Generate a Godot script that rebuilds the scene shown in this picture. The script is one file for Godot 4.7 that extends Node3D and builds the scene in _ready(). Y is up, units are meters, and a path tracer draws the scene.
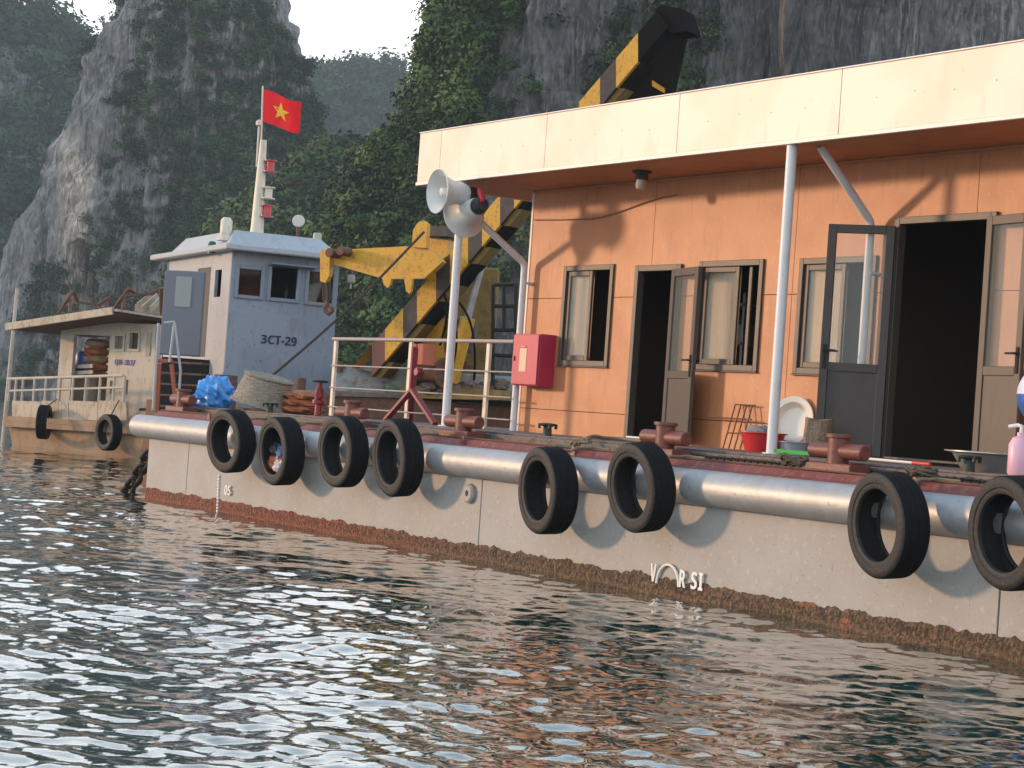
extends Node3D
# A work barge with an orange deckhouse moored in a karst bay. x runs along the barge, z points out over the water, y is up.

# ---------------------------------------------------------------- camera geometry (a pixel gives a direction only)
const RIGHT = Vector3(0.549315, 0.069883, -0.832688)
const UP = Vector3(-0.026167, 0.997447, 0.066448)
const BACK = Vector3(0.835205, -0.014712, 0.549741)
const EYE = Vector3(0.0, 1.43, 10.409)
const FOCAL = 2000.0
const DECK = 1.215
const WALL = -3.425
const FASCIA = -2.305
const SOFFIT = 4.222
const ROOF = 4.922

func ray(px, py):
	return RIGHT * (px - 512.0) - UP * (py - 384.0) - BACK * FOCAL
func on_z(px, py, z):
	var d = ray(px, py)
	return EYE + d * ((z - EYE.z) / d.z)
func on_y(px, py, y):
	var d = ray(px, py)
	return EYE + d * ((y - EYE.y) / d.y)
func on_plane(px, py, p0, nrm):
	var d = ray(px, py)
	return EYE + d * (nrm.dot(p0 - EYE) / nrm.dot(d))
func at(px, py, depth):
	return EYE + ray(px, py) * (depth / FOCAL)
func pix(p):
	var q = p - EYE
	var dep = -BACK.dot(q)
	return Vector2(512.0 + FOCAL * RIGHT.dot(q) / dep, 384.0 - FOCAL * UP.dot(q) / dep)

# ---------------------------------------------------------------- mesh builder
class MB:
	var v := PackedVector3Array()
	var n := PackedVector3Array()
	var c := PackedColorArray()
	var col := Color(1, 1, 1)
	var tinted := false
	func tri_n(a: Vector3, b: Vector3, d: Vector3, na: Vector3, nb: Vector3, nd: Vector3):
		v.push_back(a); v.push_back(d); v.push_back(b)
		n.push_back(na); n.push_back(nd); n.push_back(nb)
		if tinted:
			c.push_back(col); c.push_back(col); c.push_back(col)
	func tri(a: Vector3, b: Vector3, d: Vector3):
		var nn = (b - a).cross(d - a).normalized()
		tri_n(a, b, d, nn, nn, nn)
	func quad(a: Vector3, b: Vector3, d: Vector3, e: Vector3):
		tri(a, b, d); tri(a, d, e)
	func face(pts: Array, out: Vector3):
		var nn = (pts[1] - pts[0]).cross(pts[2] - pts[0])
		if nn.length_squared() < 1e-16 and pts.size() > 3:
			nn = (pts[2] - pts[0]).cross(pts[3] - pts[0])
		if nn.dot(out) < 0.0:
			pts.reverse()
		for k in range(1, pts.size() - 1):
			tri(pts[0], pts[k], pts[k + 1])
	func box(ct: Vector3, size: Vector3, bev := 0.0, bs := Basis.IDENTITY):
		var h = size * 0.5
		bev = min(bev, min(h.x, min(h.y, h.z)) * 0.8)
		if bev <= 0.0:
			for ax in 3:
				for s in [-1.0, 1.0]:
					var o = Vector3.ZERO; o[ax] = s
					var a1 = (ax + 1) % 3; var a2 = (ax + 2) % 3
					var pts = []
					for q in [[-1, -1], [1, -1], [1, 1], [-1, 1]]:
						var p = Vector3.ZERO
						p[ax] = s * h[ax]; p[a1] = q[0] * h[a1]; p[a2] = q[1] * h[a2]
						pts.append(ct + bs * p)
					face(pts, bs * o)
			return
		for ax in 3:
			var a1 = (ax + 1) % 3; var a2 = (ax + 2) % 3
			for s in [-1.0, 1.0]:
				var o = Vector3.ZERO; o[ax] = s
				var pts = []
				for q in [[-1, -1], [1, -1], [1, 1], [-1, 1]]:
					var p = Vector3.ZERO
					p[ax] = s * h[ax]; p[a1] = q[0] * (h[a1] - bev); p[a2] = q[1] * (h[a2] - bev)
					pts.append(ct + bs * p)
				face(pts, bs * o)
			for s1 in [-1.0, 1.0]:
				for s2 in [-1.0, 1.0]:
					var pts = []
					for e in [[0, -1], [0, 1], [1, 1], [1, -1]]:
						var p = Vector3.ZERO
						p[ax] = e[1] * (h[ax] - bev)
						p[a1] = s1 * (h[a1] - (0.0 if e[0] == 0 else bev))
						p[a2] = s2 * (h[a2] - (bev if e[0] == 0 else 0.0))
						pts.append(ct + bs * p)
					var o = Vector3.ZERO; o[a1] = s1; o[a2] = s2
					face(pts, bs * o)
		for sx in [-1.0, 1.0]:
			for sy in [-1.0, 1.0]:
				for sz in [-1.0, 1.0]:
					var q = Vector3(sx * h.x, sy * h.y, sz * h.z)
					var i = Vector3(sx * (h.x - bev), sy * (h.y - bev), sz * (h.z - bev))
					face([ct + bs * Vector3(q.x, i.y, i.z), ct + bs * Vector3(i.x, q.y, i.z), ct + bs * Vector3(i.x, i.y, q.z)], bs * Vector3(sx, sy, sz))
	# box spanned by two corners, axis aligned
	func span(a: Vector3, b: Vector3, bev := 0.0):
		box((a + b) * 0.5, (b - a).abs(), bev)
	# flat bar between two points: w wide (across side), t thick
	func bar(a: Vector3, b: Vector3, w: float, t: float, side := Vector3.UP, bev := 0.0):
		var y = (b - a).normalized()
		var z = y.cross(side).normalized()
		if z.length() < 0.5:
			z = y.cross(Vector3.RIGHT).normalized()
		var x = y.cross(z).normalized()
		box((a + b) * 0.5, Vector3(w, a.distance_to(b), t), bev, Basis(x, y, x.cross(y)))
	func tube(pts: Array, rad, sides := 10, caps := true, closed := false):
		var m = pts.size()
		var rings = []
		var nr = []
		var t0 = ((pts[1] - pts[0]) as Vector3).normalized()
		var u = t0.cross(Vector3(0.31, 0.87, 0.17)).normalized()
		for i in m:
			var pa = pts[(i - 1 + m) % m] if (i > 0 or closed) else pts[i]
			var pb = pts[(i + 1) % m] if (i < m - 1 or closed) else pts[i]
			var t = (pb - pa).normalized()
			u = (u - t * u.dot(t)).normalized()
			var w = t.cross(u)
			var r = rad[i] if rad is Array else rad
			var ring = []
			var rn = []
			for k in sides:
				var an = TAU * k / sides
				var dd = u * cos(an) + w * sin(an)
				ring.append(pts[i] + dd * r)
				rn.append(dd)
			rings.append(ring); nr.append(rn)
		var last = m if closed else m - 1
		for i in last:
			var j = (i + 1) % m
			for k in sides:
				var l = (k + 1) % sides
				tri_n(rings[i][k], rings[i][l], rings[j][l], nr[i][k], nr[i][l], nr[j][l])
				tri_n(rings[i][k], rings[j][l], rings[j][k], nr[i][k], nr[j][l], nr[j][k])
		if caps and not closed:
			face(rings[0].duplicate(), pts[0] - pts[1])
			face(rings[m - 1].duplicate(), pts[m - 1] - pts[m - 2])
	# profile of (radius, height) turned about local y; joints sharper than ~35 degrees stay sharp
	func lathe(prof: Array, sides: int, xf := Transform3D.IDENTITY, wrap := false):
		var m = prof.size()
		var segs = m if wrap else m - 1
		var sn = []
		for i in segs:
			var d = (prof[(i + 1) % m] - prof[i]) as Vector2
			sn.append(Vector2(d.y, -d.x).normalized())
		var nb = xf.basis.orthonormalized()
		for i in segs:
			var p = prof[i]; var q = prof[(i + 1) % m]
			if p.distance_squared_to(q) < 1e-12:
				continue
			var n0 = sn[i]; var n1 = sn[i]
			var ip = i - 1; var inx = i + 1
			if wrap:
				ip = (i - 1 + segs) % segs; inx = (i + 1) % segs
			if ip >= 0 and sn[ip].dot(sn[i]) > 0.8:
				n0 = (sn[ip] + sn[i]).normalized()
			if inx < segs and sn[inx].dot(sn[i]) > 0.8:
				n1 = (sn[inx] + sn[i]).normalized()
			for k in sides:
				var a0 = TAU * k / sides; var a1 = TAU * (k + 1) / sides
				var c0 = cos(a0); var s0 = sin(a0); var c1 = cos(a1); var s1 = sin(a1)
				var A = xf * Vector3(p.x * c0, p.y, p.x * s0)
				var B = xf * Vector3(p.x * c1, p.y, p.x * s1)
				var C = xf * Vector3(q.x * c1, q.y, q.x * s1)
				var D = xf * Vector3(q.x * c0, q.y, q.x * s0)
				var NA = nb * Vector3(n0.x * c0, n0.y, n0.x * s0)
				var NB = nb * Vector3(n0.x * c1, n0.y, n0.x * s1)
				var NC = nb * Vector3(n1.x * c1, n1.y, n1.x * s1)
				var ND = nb * Vector3(n1.x * c0, n1.y, n1.x * s0)
				var g = (B - A).cross(C - A)
				if g.length_squared() < 1e-14:
					g = (C - A).cross(D - A)
				if g.dot(NA + NC) > 0.0:
					if p.x > 1e-6: tri_n(A, B, C, NA, NB, NC)
					if q.x > 1e-6: tri_n(A, C, D, NA, NC, ND)
				else:
					if p.x > 1e-6: tri_n(A, C, B, NA, NC, NB)
					if q.x > 1e-6: tri_n(A, D, C, NA, ND, NC)
	# polygon in local xy, thickness along local z
	func prism(poly: Array, depth: float, xf := Transform3D.IDENTITY):
		var pp = PackedVector2Array(poly)
		var ids = Geometry2D.triangulate_polygon(pp)
		var z = Vector3(0, 0, depth * 0.5)
		for k in range(0, ids.size(), 3):
			var t = []
			for e in 3:
				t.append(Vector3(pp[ids[k + e]].x, pp[ids[k + e]].y, 0))
			face([xf * (t[0] + z), xf * (t[1] + z), xf * (t[2] + z)], xf.basis.z)
			face([xf * (t[0] - z), xf * (t[1] - z), xf * (t[2] - z)], -xf.basis.z)
		var cw = Geometry2D.is_polygon_clockwise(pp)
		for k in pp.size():
			var a = Vector3(pp[k].x, pp[k].y, 0); var b = Vector3(pp[(k + 1) % pp.size()].x, pp[(k + 1) % pp.size()].y, 0)
			var e = b - a
			var o = Vector3(e.y, -e.x, 0) * (-1.0 if cw else 1.0)
			face([xf * (a - z), xf * (b - z), xf * (b + z), xf * (a + z)], xf.basis * o)
	# wall in the frame (o, u, n): rectangle u0..u1, v0..v1 (v is world up), holes as [u0, u1, v0, v1], thickness t behind the face
	func wall(o: Vector3, u: Vector3, nrm: Vector3, r: Array, holes: Array, t: float):
		var us = [r[0], r[1]]; var vs = [r[2], r[3]]
		for h in holes:
			for e in [h[0], h[1]]:
				if e > r[0] and e < r[1] and not us.has(e): us.append(e)
			for e in [h[2], h[3]]:
				if e > r[2] and e < r[3] and not vs.has(e): vs.append(e)
		us.sort(); vs.sort()
		for i in us.size() - 1:
			for j in vs.size() - 1:
				var cu = (us[i] + us[i + 1]) * 0.5; var cv = (vs[j] + vs[j + 1]) * 0.5
				var inside = false
				for h in holes:
					if cu > h[0] and cu < h[1] and cv > h[2] and cv < h[3]: inside = true
				if inside: continue
				box(o + u * cu + Vector3.UP * cv - nrm * (t * 0.5), Vector3(us[i + 1] - us[i], vs[j + 1] - vs[j], t), 0.0, Basis(u, Vector3.UP, u.cross(Vector3.UP)))
	func grid(P: Array, smooth := true):
		var rows = P.size(); var cols = P[0].size()
		var N = []
		for i in rows:
			var rn = []
			for j in cols:
				var du = P[i][min(j + 1, cols - 1)] - P[i][max(j - 1, 0)]
				var dv = P[min(i + 1, rows - 1)][j] - P[max(i - 1, 0)][j]
				rn.append(du.cross(dv).normalized())
			N.append(rn)
		for i in rows - 1:
			for j in cols - 1:
				if smooth:
					tri_n(P[i][j], P[i][j + 1], P[i + 1][j + 1], N[i][j], N[i][j + 1], N[i + 1][j + 1])
					tri_n(P[i][j], P[i + 1][j + 1], P[i + 1][j], N[i][j], N[i + 1][j + 1], N[i + 1][j])
				else:
					quad(P[i][j], P[i][j + 1], P[i + 1][j + 1], P[i + 1][j])
	func mesh() -> ArrayMesh:
		var a = []
		a.resize(Mesh.ARRAY_MAX)
		a[Mesh.ARRAY_VERTEX] = v
		a[Mesh.ARRAY_NORMAL] = n
		if tinted:
			a[Mesh.ARRAY_COLOR] = c
		var m = ArrayMesh.new()
		m.add_surface_from_arrays(Mesh.PRIMITIVE_TRIANGLES, a)
		return m

# ---------------------------------------------------------------- things and parts
var taken := {}
func numbered(called: String) -> String:
	if not taken.has(called):
		taken[called] = 0
		return called
	taken[called] += 1
	return "%s_%03d" % [called, taken[called]]
func tag(o, label, category = "", group = ""):
	o.set_meta("label", label)
	if category: o.set_meta("category", category)
	if group: o.set_meta("group", group)
	return o
func thing(called, base: Vector3, label, category, group = ""):
	var o = Node3D.new()
	o.name = numbered(called)
	add_child(o)
	o.position = base
	return tag(o, label, category, group)
# meshes are built in world coordinates (local ones for copies: own = true)
func part(parent, called, shape, mat, own = false):
	var o = MeshInstance3D.new()
	o.name = called
	o.mesh = shape.mesh() if shape is MB else shape
	o.material_override = mat
	parent.add_child(o, true)
	if not own:
		var base = Vector3.ZERO
		var q = parent
		while q != self and q != null:
			base += q.position
			q = q.get_parent()
		o.position = -base
	return o
func struct(called, shape, mat):
	var o = MeshInstance3D.new()
	o.name = numbered(called)
	o.mesh = shape.mesh() if shape is MB else shape
	o.material_override = mat
	add_child(o)
	o.set_meta("kind", "structure")
	return o

# ---------------------------------------------------------------- materials (linear base colours)
func lin(r, g, b): return Color(r, g, b)
var byte_of := PackedByteArray()
# a tileable colour texture: base colour and layers [noise frequency, squeeze x, squeeze y, low, high, colour, share]
func paint(base: Color, layers: Array, size := 256, seed0 := 1) -> ImageTexture:
	var cnt = size * size
	var R = PackedFloat32Array(); var G = PackedFloat32Array(); var B = PackedFloat32Array()
	R.resize(cnt); G.resize(cnt); B.resize(cnt)
	R.fill(base.r); G.fill(base.g); B.fill(base.b)
	var s = seed0 * 17
	for l in layers:
		s += 1
		var fn = FastNoiseLite.new()
		fn.seed = s
		fn.noise_type = FastNoiseLite.TYPE_SIMPLEX_SMOOTH
		fn.fractal_type = FastNoiseLite.FRACTAL_FBM
		fn.fractal_octaves = 4
		fn.frequency = l[0]
		var im = fn.get_seamless_image(max(int(size / l[1]), 8), max(int(size / l[2]), 8))
		im.convert(Image.FORMAT_L8)
		im.resize(size, size, Image.INTERPOLATE_CUBIC)
		var by = im.get_data()
		var lut = PackedFloat32Array()
		for k in 256:
			lut.push_back(smoothstep(l[3], l[4], k / 255.0) * l[6])
		var cr = l[5].r; var cg = l[5].g; var cb = l[5].b
		for i in cnt:
			var t = lut[by[i]]
			if t > 0.0:
				R[i] += (cr - R[i]) * t
				G[i] += (cg - G[i]) * t
				B[i] += (cb - B[i]) * t
	if byte_of.is_empty():
		for k in 4097:
			byte_of.push_back(clampi(roundi(Color(k / 4096.0, 0, 0).linear_to_srgb().r * 255.0), 0, 255))
	var out = PackedByteArray()
	out.resize(cnt * 3)
	for i in cnt:
		out[i * 3] = byte_of[clampi(int(R[i] * 4096.0), 0, 4096)]
		out[i * 3 + 1] = byte_of[clampi(int(G[i] * 4096.0), 0, 4096)]
		out[i * 3 + 2] = byte_of[clampi(int(B[i] * 4096.0), 0, 4096)]
	return ImageTexture.create_from_image(Image.create_from_data(size, size, false, Image.FORMAT_RGB8, out))
func relief(freq, size := 256, seed0 := 3, oct := 4, sx := 1.0, sy := 1.0) -> ImageTexture:
	var fn = FastNoiseLite.new()
	fn.seed = seed0
	fn.noise_type = FastNoiseLite.TYPE_SIMPLEX_SMOOTH
	fn.fractal_octaves = oct
	fn.frequency = freq
	var im = fn.get_seamless_image(int(size / sx), int(size / sy))
	im.convert(Image.FORMAT_L8)
	im.resize(size, size, Image.INTERPOLATE_CUBIC)
	return ImageTexture.create_from_image(im)
func flat(c: Color, rough := 0.6, metal := 0.0) -> StandardMaterial3D:
	var m = StandardMaterial3D.new()
	m.albedo_color = c.linear_to_srgb()
	m.roughness = rough
	m.metallic = metal
	return m
func textured(tex, scale: Vector3, rough := 0.7, metal := 0.0, bump = null, depth := 0.0) -> StandardMaterial3D:
	var m = StandardMaterial3D.new()
	m.albedo_texture = tex
	m.roughness = rough
	m.metallic = metal
	m.uv1_triplanar = true
	m.uv1_world_triplanar = true
	m.uv1_scale = scale
	if bump != null:
		m.heightmap_enabled = true
		m.heightmap_texture = bump
		m.heightmap_scale = depth
	return m
func own_axes(m):
	var q = m.duplicate()
	q.uv1_world_triplanar = false
	return q
var T := {}
var X := {}
var rng := RandomNumberGenerator.new()

# ---------------------------------------------------------------- light and air
func set_view_and_light():
	var cam = Camera3D.new()
	cam.name = "camera"
	add_child(cam)
	cam.transform = Transform3D(Basis(RIGHT, UP, BACK).orthonormalized(), EYE)
	cam.fov = rad_to_deg(2.0 * atan(384.0 / FOCAL))
	cam.near = 0.1
	cam.far = 6000.0
	cam.current = true
	var sun = DirectionalLight3D.new()
	sun.name = "sun"
	add_child(sun)
	sun.look_at_from_position(Vector3.ZERO, Vector3(1.03, -0.225, -1.0), Vector3.UP)
	sun.light_energy = 1.35
	sun.light_color = Color(1.0, 0.81, 0.63)
	sun.light_angular_distance = 4.0
	sun.shadow_enabled = true
	var e = Environment.new()
	var sm = ProceduralSkyMaterial.new()
	sm.sky_top_color = Color(0.44, 0.56, 0.68)
	sm.sky_horizon_color = Color(1.0, 0.99, 0.97)
	sm.sky_curve = 0.38
	sm.ground_bottom_color = Color(0.12, 0.2, 0.2)
	sm.ground_horizon_color = Color(0.5, 0.55, 0.55)
	sm.sun_angle_max = 1.0
	var sky = Sky.new()
	sky.sky_material = sm
	e.background_mode = Environment.BG_SKY
	e.sky = sky
	e.background_energy_multiplier = 2.9
	e.tonemap_mode = Environment.TONE_MAPPER_LINEAR
	e.tonemap_exposure = 0.85
	e.sdfgi_enabled = true
	e.ssao_enabled = true
	e.ssil_enabled = true
	e.fog_enabled = true
	e.fog_density = 0.00045
	e.fog_light_color = Color(0.84, 0.90, 0.93)
	var w = WorldEnvironment.new()
	w.name = "air"
	w.environment = e
	add_child(w)

# ---------------------------------------------------------------- water
func smooth_noise(sd, freq, oct = 1):
	var f = FastNoiseLite.new()
	f.seed = sd
	f.noise_type = FastNoiseLite.TYPE_SIMPLEX_SMOOTH
	f.frequency = freq
	f.fractal_type = FastNoiseLite.FRACTAL_FBM if oct > 1 else FastNoiseLite.FRACTAL_NONE
	f.fractal_octaves = oct
	return f
func build_water():
	# rings round the boat landing, finer where the ripples can be told apart
	var a0 = atan2(-0.5498, -0.8353)
	var angs = []
	var a = -180.0
	while a < 180.0 - 0.01:
		angs.append(a)
		a += 0.12 if a >= -19.0 and a < 19.0 else (1.0 if a >= -40.0 and a < 40.0 else 5.0)
	var radii = []
	var r = 3.0
	while r < 130.0:
		radii.append(r)
		r *= 1.0045
	while r < 700.0:
		radii.append(r)
		r *= 1.12
	var nA = smooth_noise(11, 0.42, 1)
	var nB = smooth_noise(12, 2.6, 3)
	var nC = smooth_noise(13, 6.0, 1)
	var nW = smooth_noise(14, 0.09, 2)
	var V = PackedVector3Array()
	var cols = angs.size()
	for ri in radii.size():
		var rr = radii[ri]
		var step = rr * 0.0045
		for ai in cols:
			var an = a0 - deg_to_rad(angs[ai])
			var x = cos(an) * rr
			var z = EYE.z + sin(an) * rr
			var y = 0.0
			var g = 1.0 - smoothstep(17.0, 19.0, abs(angs[ai]))
			if g > 0.0 and rr < 130.0:
				# ripples run across the line of sight from the open bay
				var p = x * 0.62 + z * 0.78
				var q = -x * 0.78 + z * 0.62
				var gust = 0.65 + 0.5 * nW.get_noise_2d(x, z)
				var hA = nA.get_noise_2d(p * 1.5 + 0.6 * nW.get_noise_2d(z, x), q * 0.75)
				var hB = nB.get_noise_2d(p * 1.25, q * 0.8)
				y = 0.020 * hA + 0.026 * gust * hB * (1.0 - smoothstep(0.10, 0.3, step))
				if step < 0.12:
					y += 0.006 * gust * nC.get_noise_2d(p, q * 0.8) * (1.0 - smoothstep(0.06, 0.12, step))
				y *= g * (1.0 - smoothstep(80.0, 130.0, rr))
			V.push_back(Vector3(x, y, z))
	var N = PackedVector3Array()
	var I = PackedInt32Array()
	var rows = radii.size()
	for ri in rows:
		for ai in cols:
			var k = ri * cols + ai
			var du = V[ri * cols + (ai + 1) % cols] - V[ri * cols + (ai - 1 + cols) % cols]
			var dv = V[min(ri + 1, rows - 1) * cols + ai] - V[max(ri - 1, 0) * cols + ai]
			var nn = du.cross(dv).normalized()
			N.push_back(nn if nn.y > 0.0 else -nn)
			if ri < rows - 1:
				var b = ri * cols + (ai + 1) % cols
				I.append_array([k, b, k + cols, b, b + cols, k + cols])
	var ct = V.size()
	V.push_back(Vector3(EYE.x, 0, EYE.z)); N.push_back(Vector3.UP)
	for ai in cols:
		I.append_array([ai, ct, (ai + 1) % cols])
	# clockwise seen from above
	var e1 = V[I[1]] - V[I[0]]; var e2 = V[I[2]] - V[I[0]]
	if e1.cross(e2).y > 0.0:
		for k in range(0, I.size(), 3):
			var t = I[k + 1]; I[k + 1] = I[k + 2]; I[k + 2] = t
	var arr = []
	arr.resize(Mesh.ARRAY_MAX)
	arr[Mesh.ARRAY_VERTEX] = V
	arr[Mesh.ARRAY_NORMAL] = N
	arr[Mesh.ARRAY_INDEX] = I
	var m = ArrayMesh.new()
	m.add_surface_from_arrays(Mesh.PRIMITIVE_TRIANGLES, arr)
	var w = StandardMaterial3D.new()
	w.albedo_color = lin(0.013, 0.052, 0.041).linear_to_srgb()
	w.roughness = 0.02
	w.clearcoat_enabled = true
	w.clearcoat = 0.85
	w.clearcoat_roughness = 0.02
	w.metallic_specular = 0.8
	w.uv1_triplanar = true
	w.uv1_world_triplanar = true
	w.uv1_scale = Vector3(0.9, 0.9, 0.9)
	w.heightmap_enabled = true
	w.heightmap_texture = relief(0.03, 512, 21, 3)
	w.heightmap_scale = 0.12
	struct("water", m, w)

# ---------------------------------------------------------------- karst hills
var leaf_shapes := []
func build_leaf_shapes():
	for s in 4:
		rng.seed = 900 + s
		var mb = MB.new()
		for k in 110:
			var dir = Vector3(rng.randf_range(-1, 1), rng.randf_range(-0.55, 1), rng.randf_range(-1, 1)).normalized()
			var p = dir * rng.randf_range(0.35, 1.0) * Vector3(1.0, 0.85, 1.0)
			var nn = (dir + Vector3(rng.randf_range(-0.7, 0.7), rng.randf_range(-0.2, 0.9), rng.randf_range(-0.7, 0.7))).normalized()
			var t = nn.cross(Vector3(rng.randf_range(-1, 1), rng.randf_range(-1, 1), rng.randf_range(-1, 1))).normalized()
			var b = nn.cross(t)
			var L = rng.randf_range(0.09, 0.19)
			var W = L * rng.randf_range(0.45, 0.75)
			var sm = (nn * 0.6 + dir * 0.4).normalized()
			var q0 = p - t * L; var q1 = p + b * W - nn * W * 0.25; var q2 = p + t * L; var q3 = p - b * W - nn * W * 0.25
			mb.tri_n(q0, q1, q2, sm, sm, sm) if (q1 - q0).cross(q2 - q0).dot(sm) > 0 else mb.tri_n(q0, q2, q1, sm, sm, sm)
			mb.tri_n(q0, q2, q3, sm, sm, sm) if (q2 - q0).cross(q3 - q0).dot(sm) > 0 else mb.tri_n(q0, q3, q2, sm, sm, sm)
		leaf_shapes.append(mb.mesh())
var fold_noise
var crag_noise
var rib_noise
var mask_noise
# a hill as a solid: rings fitted to its outline [height pixel, left pixel, right pixel] at its distance, then folded and cragged
func hill(called, secs: Array, depth: float, flat_share: float, folds: float, crags: float, seg_px: float, ring_px: float, stain: Callable, cover: Callable, clump: float, thick: float, greens: Array, rock, leafmat, carve: Array = []):
	var fwd = Vector3(-BACK.x, 0, -BACK.z).normalized()
	var side = fwd.cross(Vector3.UP).normalized()
	var ys = []
	for s in secs: ys.append(s[0])
	var py0 = secs[0][0]; var py1 = secs[secs.size() - 1][0]
	var nr = int((py1 - py0) / ring_px) + 1
	# angles: dense on the side that looks at the bay, coarse behind
	var maxhw = 0.0
	for s in secs: maxhw = max(maxhw, (s[2] - s[1]) * 0.5)
	var nf = int(PI * maxhw / seg_px)
	var angs = []
	for k in nf: angs.append(-PI * 0.58 + PI * 1.16 * k / nf)
	for k in 10: angs.append(PI * 0.58 + PI * 0.84 * k / 10.0)
	var V = PackedVector3Array()
	var C = PackedColorArray()
	var cols = angs.size()
	for i in nr:
		var py = lerp(float(py0), float(py1), i / float(nr - 1))
		var k = 0
		while k < secs.size() - 2 and py > secs[k + 1][0]: k += 1
		var t = clamp((py - secs[k][0]) / float(secs[k + 1][0] - secs[k][0]), 0.0, 1.0)
		var L = lerp(float(secs[k][1]), float(secs[k + 1][1]), t)
		var R = lerp(float(secs[k][2]), float(secs[k + 1][2]), t)
		var c = at((L + R) * 0.5, py, depth)
		if i == nr - 1: c.y = -3.0
		var hw = (R - L) * 0.5 * depth / FOCAL
		for j in cols:
			var th = angs[j]
			var rad = side * sin(th) - fwd * cos(th) * flat_share
			var p = c + rad * hw
			var f = fold_noise.get_noise_3d(p.x, p.y * 0.35, p.z) * folds
			f += crag_noise.get_noise_3d(p.x, p.y * 0.22, p.z) * crags
			f += abs(rib_noise.get_noise_3d(p.x, p.y * 0.12, p.z)) * crags * -0.55
			f += abs(rib_noise.get_noise_3d(p.x * 2.6, p.y * 0.4, p.z * 2.6)) * crags * -0.3
			f *= clamp(hw / (folds * 2.0), 0.15, 1.0)
			var o = (side * sin(th) - fwd * cos(th)).normalized()
			p += o * f + Vector3.UP * crag_noise.get_noise_3d(p.x + 50.0, p.y, p.z) * crags * 0.5
			if carve.size() > 0 and cos(th) > 0.0:
				var s = pix(p)
				for cv in carve:
					var e = Vector2((s.x - cv[0]) / cv[2], (s.y - cv[1]) / cv[3]).length()
					p -= o * cv[4] * (1.0 - smoothstep(0.55, 1.1, e))
			if p.y < -3.0: p.y = -3.0
			V.push_back(p)
			C.push_back(Color.WHITE)
	var N = PackedVector3Array()
	N.resize(V.size())
	var I = PackedInt32Array()
	for i in nr - 1:
		for j in cols:
			var a = i * cols + j; var b = i * cols + (j + 1) % cols
			I.append_array([a, b, a + cols, b, b + cols, a + cols])
	for k in range(0, I.size(), 3):
		var fn = (V[I[k + 2]] - V[I[k]]).cross(V[I[k + 1]] - V[I[k]])
		for e in 3: N[I[k + e]] += fn
	var inward = N[int(nr / 2) * cols + int(nf / 2)].dot(-fwd) < 0.0
	for k in N.size():
		N[k] = (-N[k] if inward else N[k]).normalized()
	if inward:
		for k in range(0, I.size(), 3):
			var t2 = I[k + 1]; I[k + 1] = I[k + 2]; I[k + 2] = t2
	# cap
	var top = V.size()
	var cc = Vector3.ZERO
	for j in cols: cc += V[j]
	V.push_back(cc / cols + Vector3.UP * folds * 0.3); N.push_back(Vector3.UP); C.push_back(Color.WHITE)
	for j in cols:
		if inward: I.append_array([top, j, (j + 1) % cols])
		else: I.append_array([top, (j + 1) % cols, j])
	# what the rock is stained with, and where plants hold
	var xf = []
	var cl = []
	for q in leaf_shapes.size():
		xf.append([]); cl.append([])
	rng.seed = hash(called) % 100000 + int(depth)
	for i in nr:
		for j in cols:
			var k = i * cols + j
			if cos(angs[j]) < -0.2: continue
			var p = V[k]
			if p.y < -0.5: continue
			var s = pix(p)
			C[k] = stain.call(s.x, s.y, p)
			var m = mask_noise.get_noise_3d(p.x * 40.0 / depth, p.y * 24.0 / depth, p.z * 40.0 / depth)
			var cv = cover.call(s.x, s.y, m, N[k])
			if rng.randf() < cv * thick:
				var q = rng.randi() % leaf_shapes.size()
				var sc = clump * lerp(0.4, 1.7, pow(rng.randf(), 1.6))
				var tn = crag_noise.get_noise_3d(p.x * 1.6 / clump, p.y * 1.6 / clump, p.z * 1.6 / clump)
				var pos = p + N[k] * (sc * 0.35 + clump * max(0.0, 1.7 * tn + 0.25) * cv) + Vector3(rng.randf_range(-1, 1), rng.randf_range(-0.6, 0.8), rng.randf_range(-1, 1)) * clump * 0.8
				var bs = Basis.from_euler(Vector3(rng.randf_range(-0.5, 0.5), rng.randf_range(0, TAU), rng.randf_range(-0.5, 0.5))).scaled(Vector3(sc, sc * rng.randf_range(0.8, 1.15), sc))
				xf[q].append(Transform3D(bs, pos))
				var g = greens[int(clamp((tn * 1.3 + 0.5 + rng.randf_range(-0.22, 0.22)) * greens.size(), 0, greens.size() - 1))]
				var br = rng.randf_range(0.7, 1.25) * (1.0 + 0.5 * mask_noise.get_noise_3d(p.x * 130.0 / depth + 9.0, p.y * 130.0 / depth, p.z * 130.0 / depth))
				cl[q].append(Color(g.r * br, g.g * br, g.b * br))
	var arr = []
	arr.resize(Mesh.ARRAY_MAX)
	arr[Mesh.ARRAY_VERTEX] = V
	arr[Mesh.ARRAY_NORMAL] = N
	arr[Mesh.ARRAY_COLOR] = C
	arr[Mesh.ARRAY_INDEX] = I
	var me = ArrayMesh.new()
	me.add_surface_from_arrays(Mesh.PRIMITIVE_TRIANGLES, arr)
	var root = struct(called, me, rock)
	var total = 0
	for q in leaf_shapes.size():
		if xf[q].is_empty(): continue
		var mm = MultiMesh.new()
		mm.transform_format = MultiMesh.TRANSFORM_3D
		mm.use_colors = true
		mm.mesh = leaf_shapes[q]
		mm.instance_count = xf[q].size()
		for k in xf[q].size():
			mm.set_instance_transform(k, xf[q][k])
			mm.set_instance_color(k, cl[q][k])
		var mi = MultiMeshInstance3D.new()
		mi.name = "undergrowth"
		mi.multimesh = mm
		mi.material_override = leafmat
		mi.set_meta("kind", "stuff")
		root.add_child(mi, true)
		total += xf[q].size()
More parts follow.
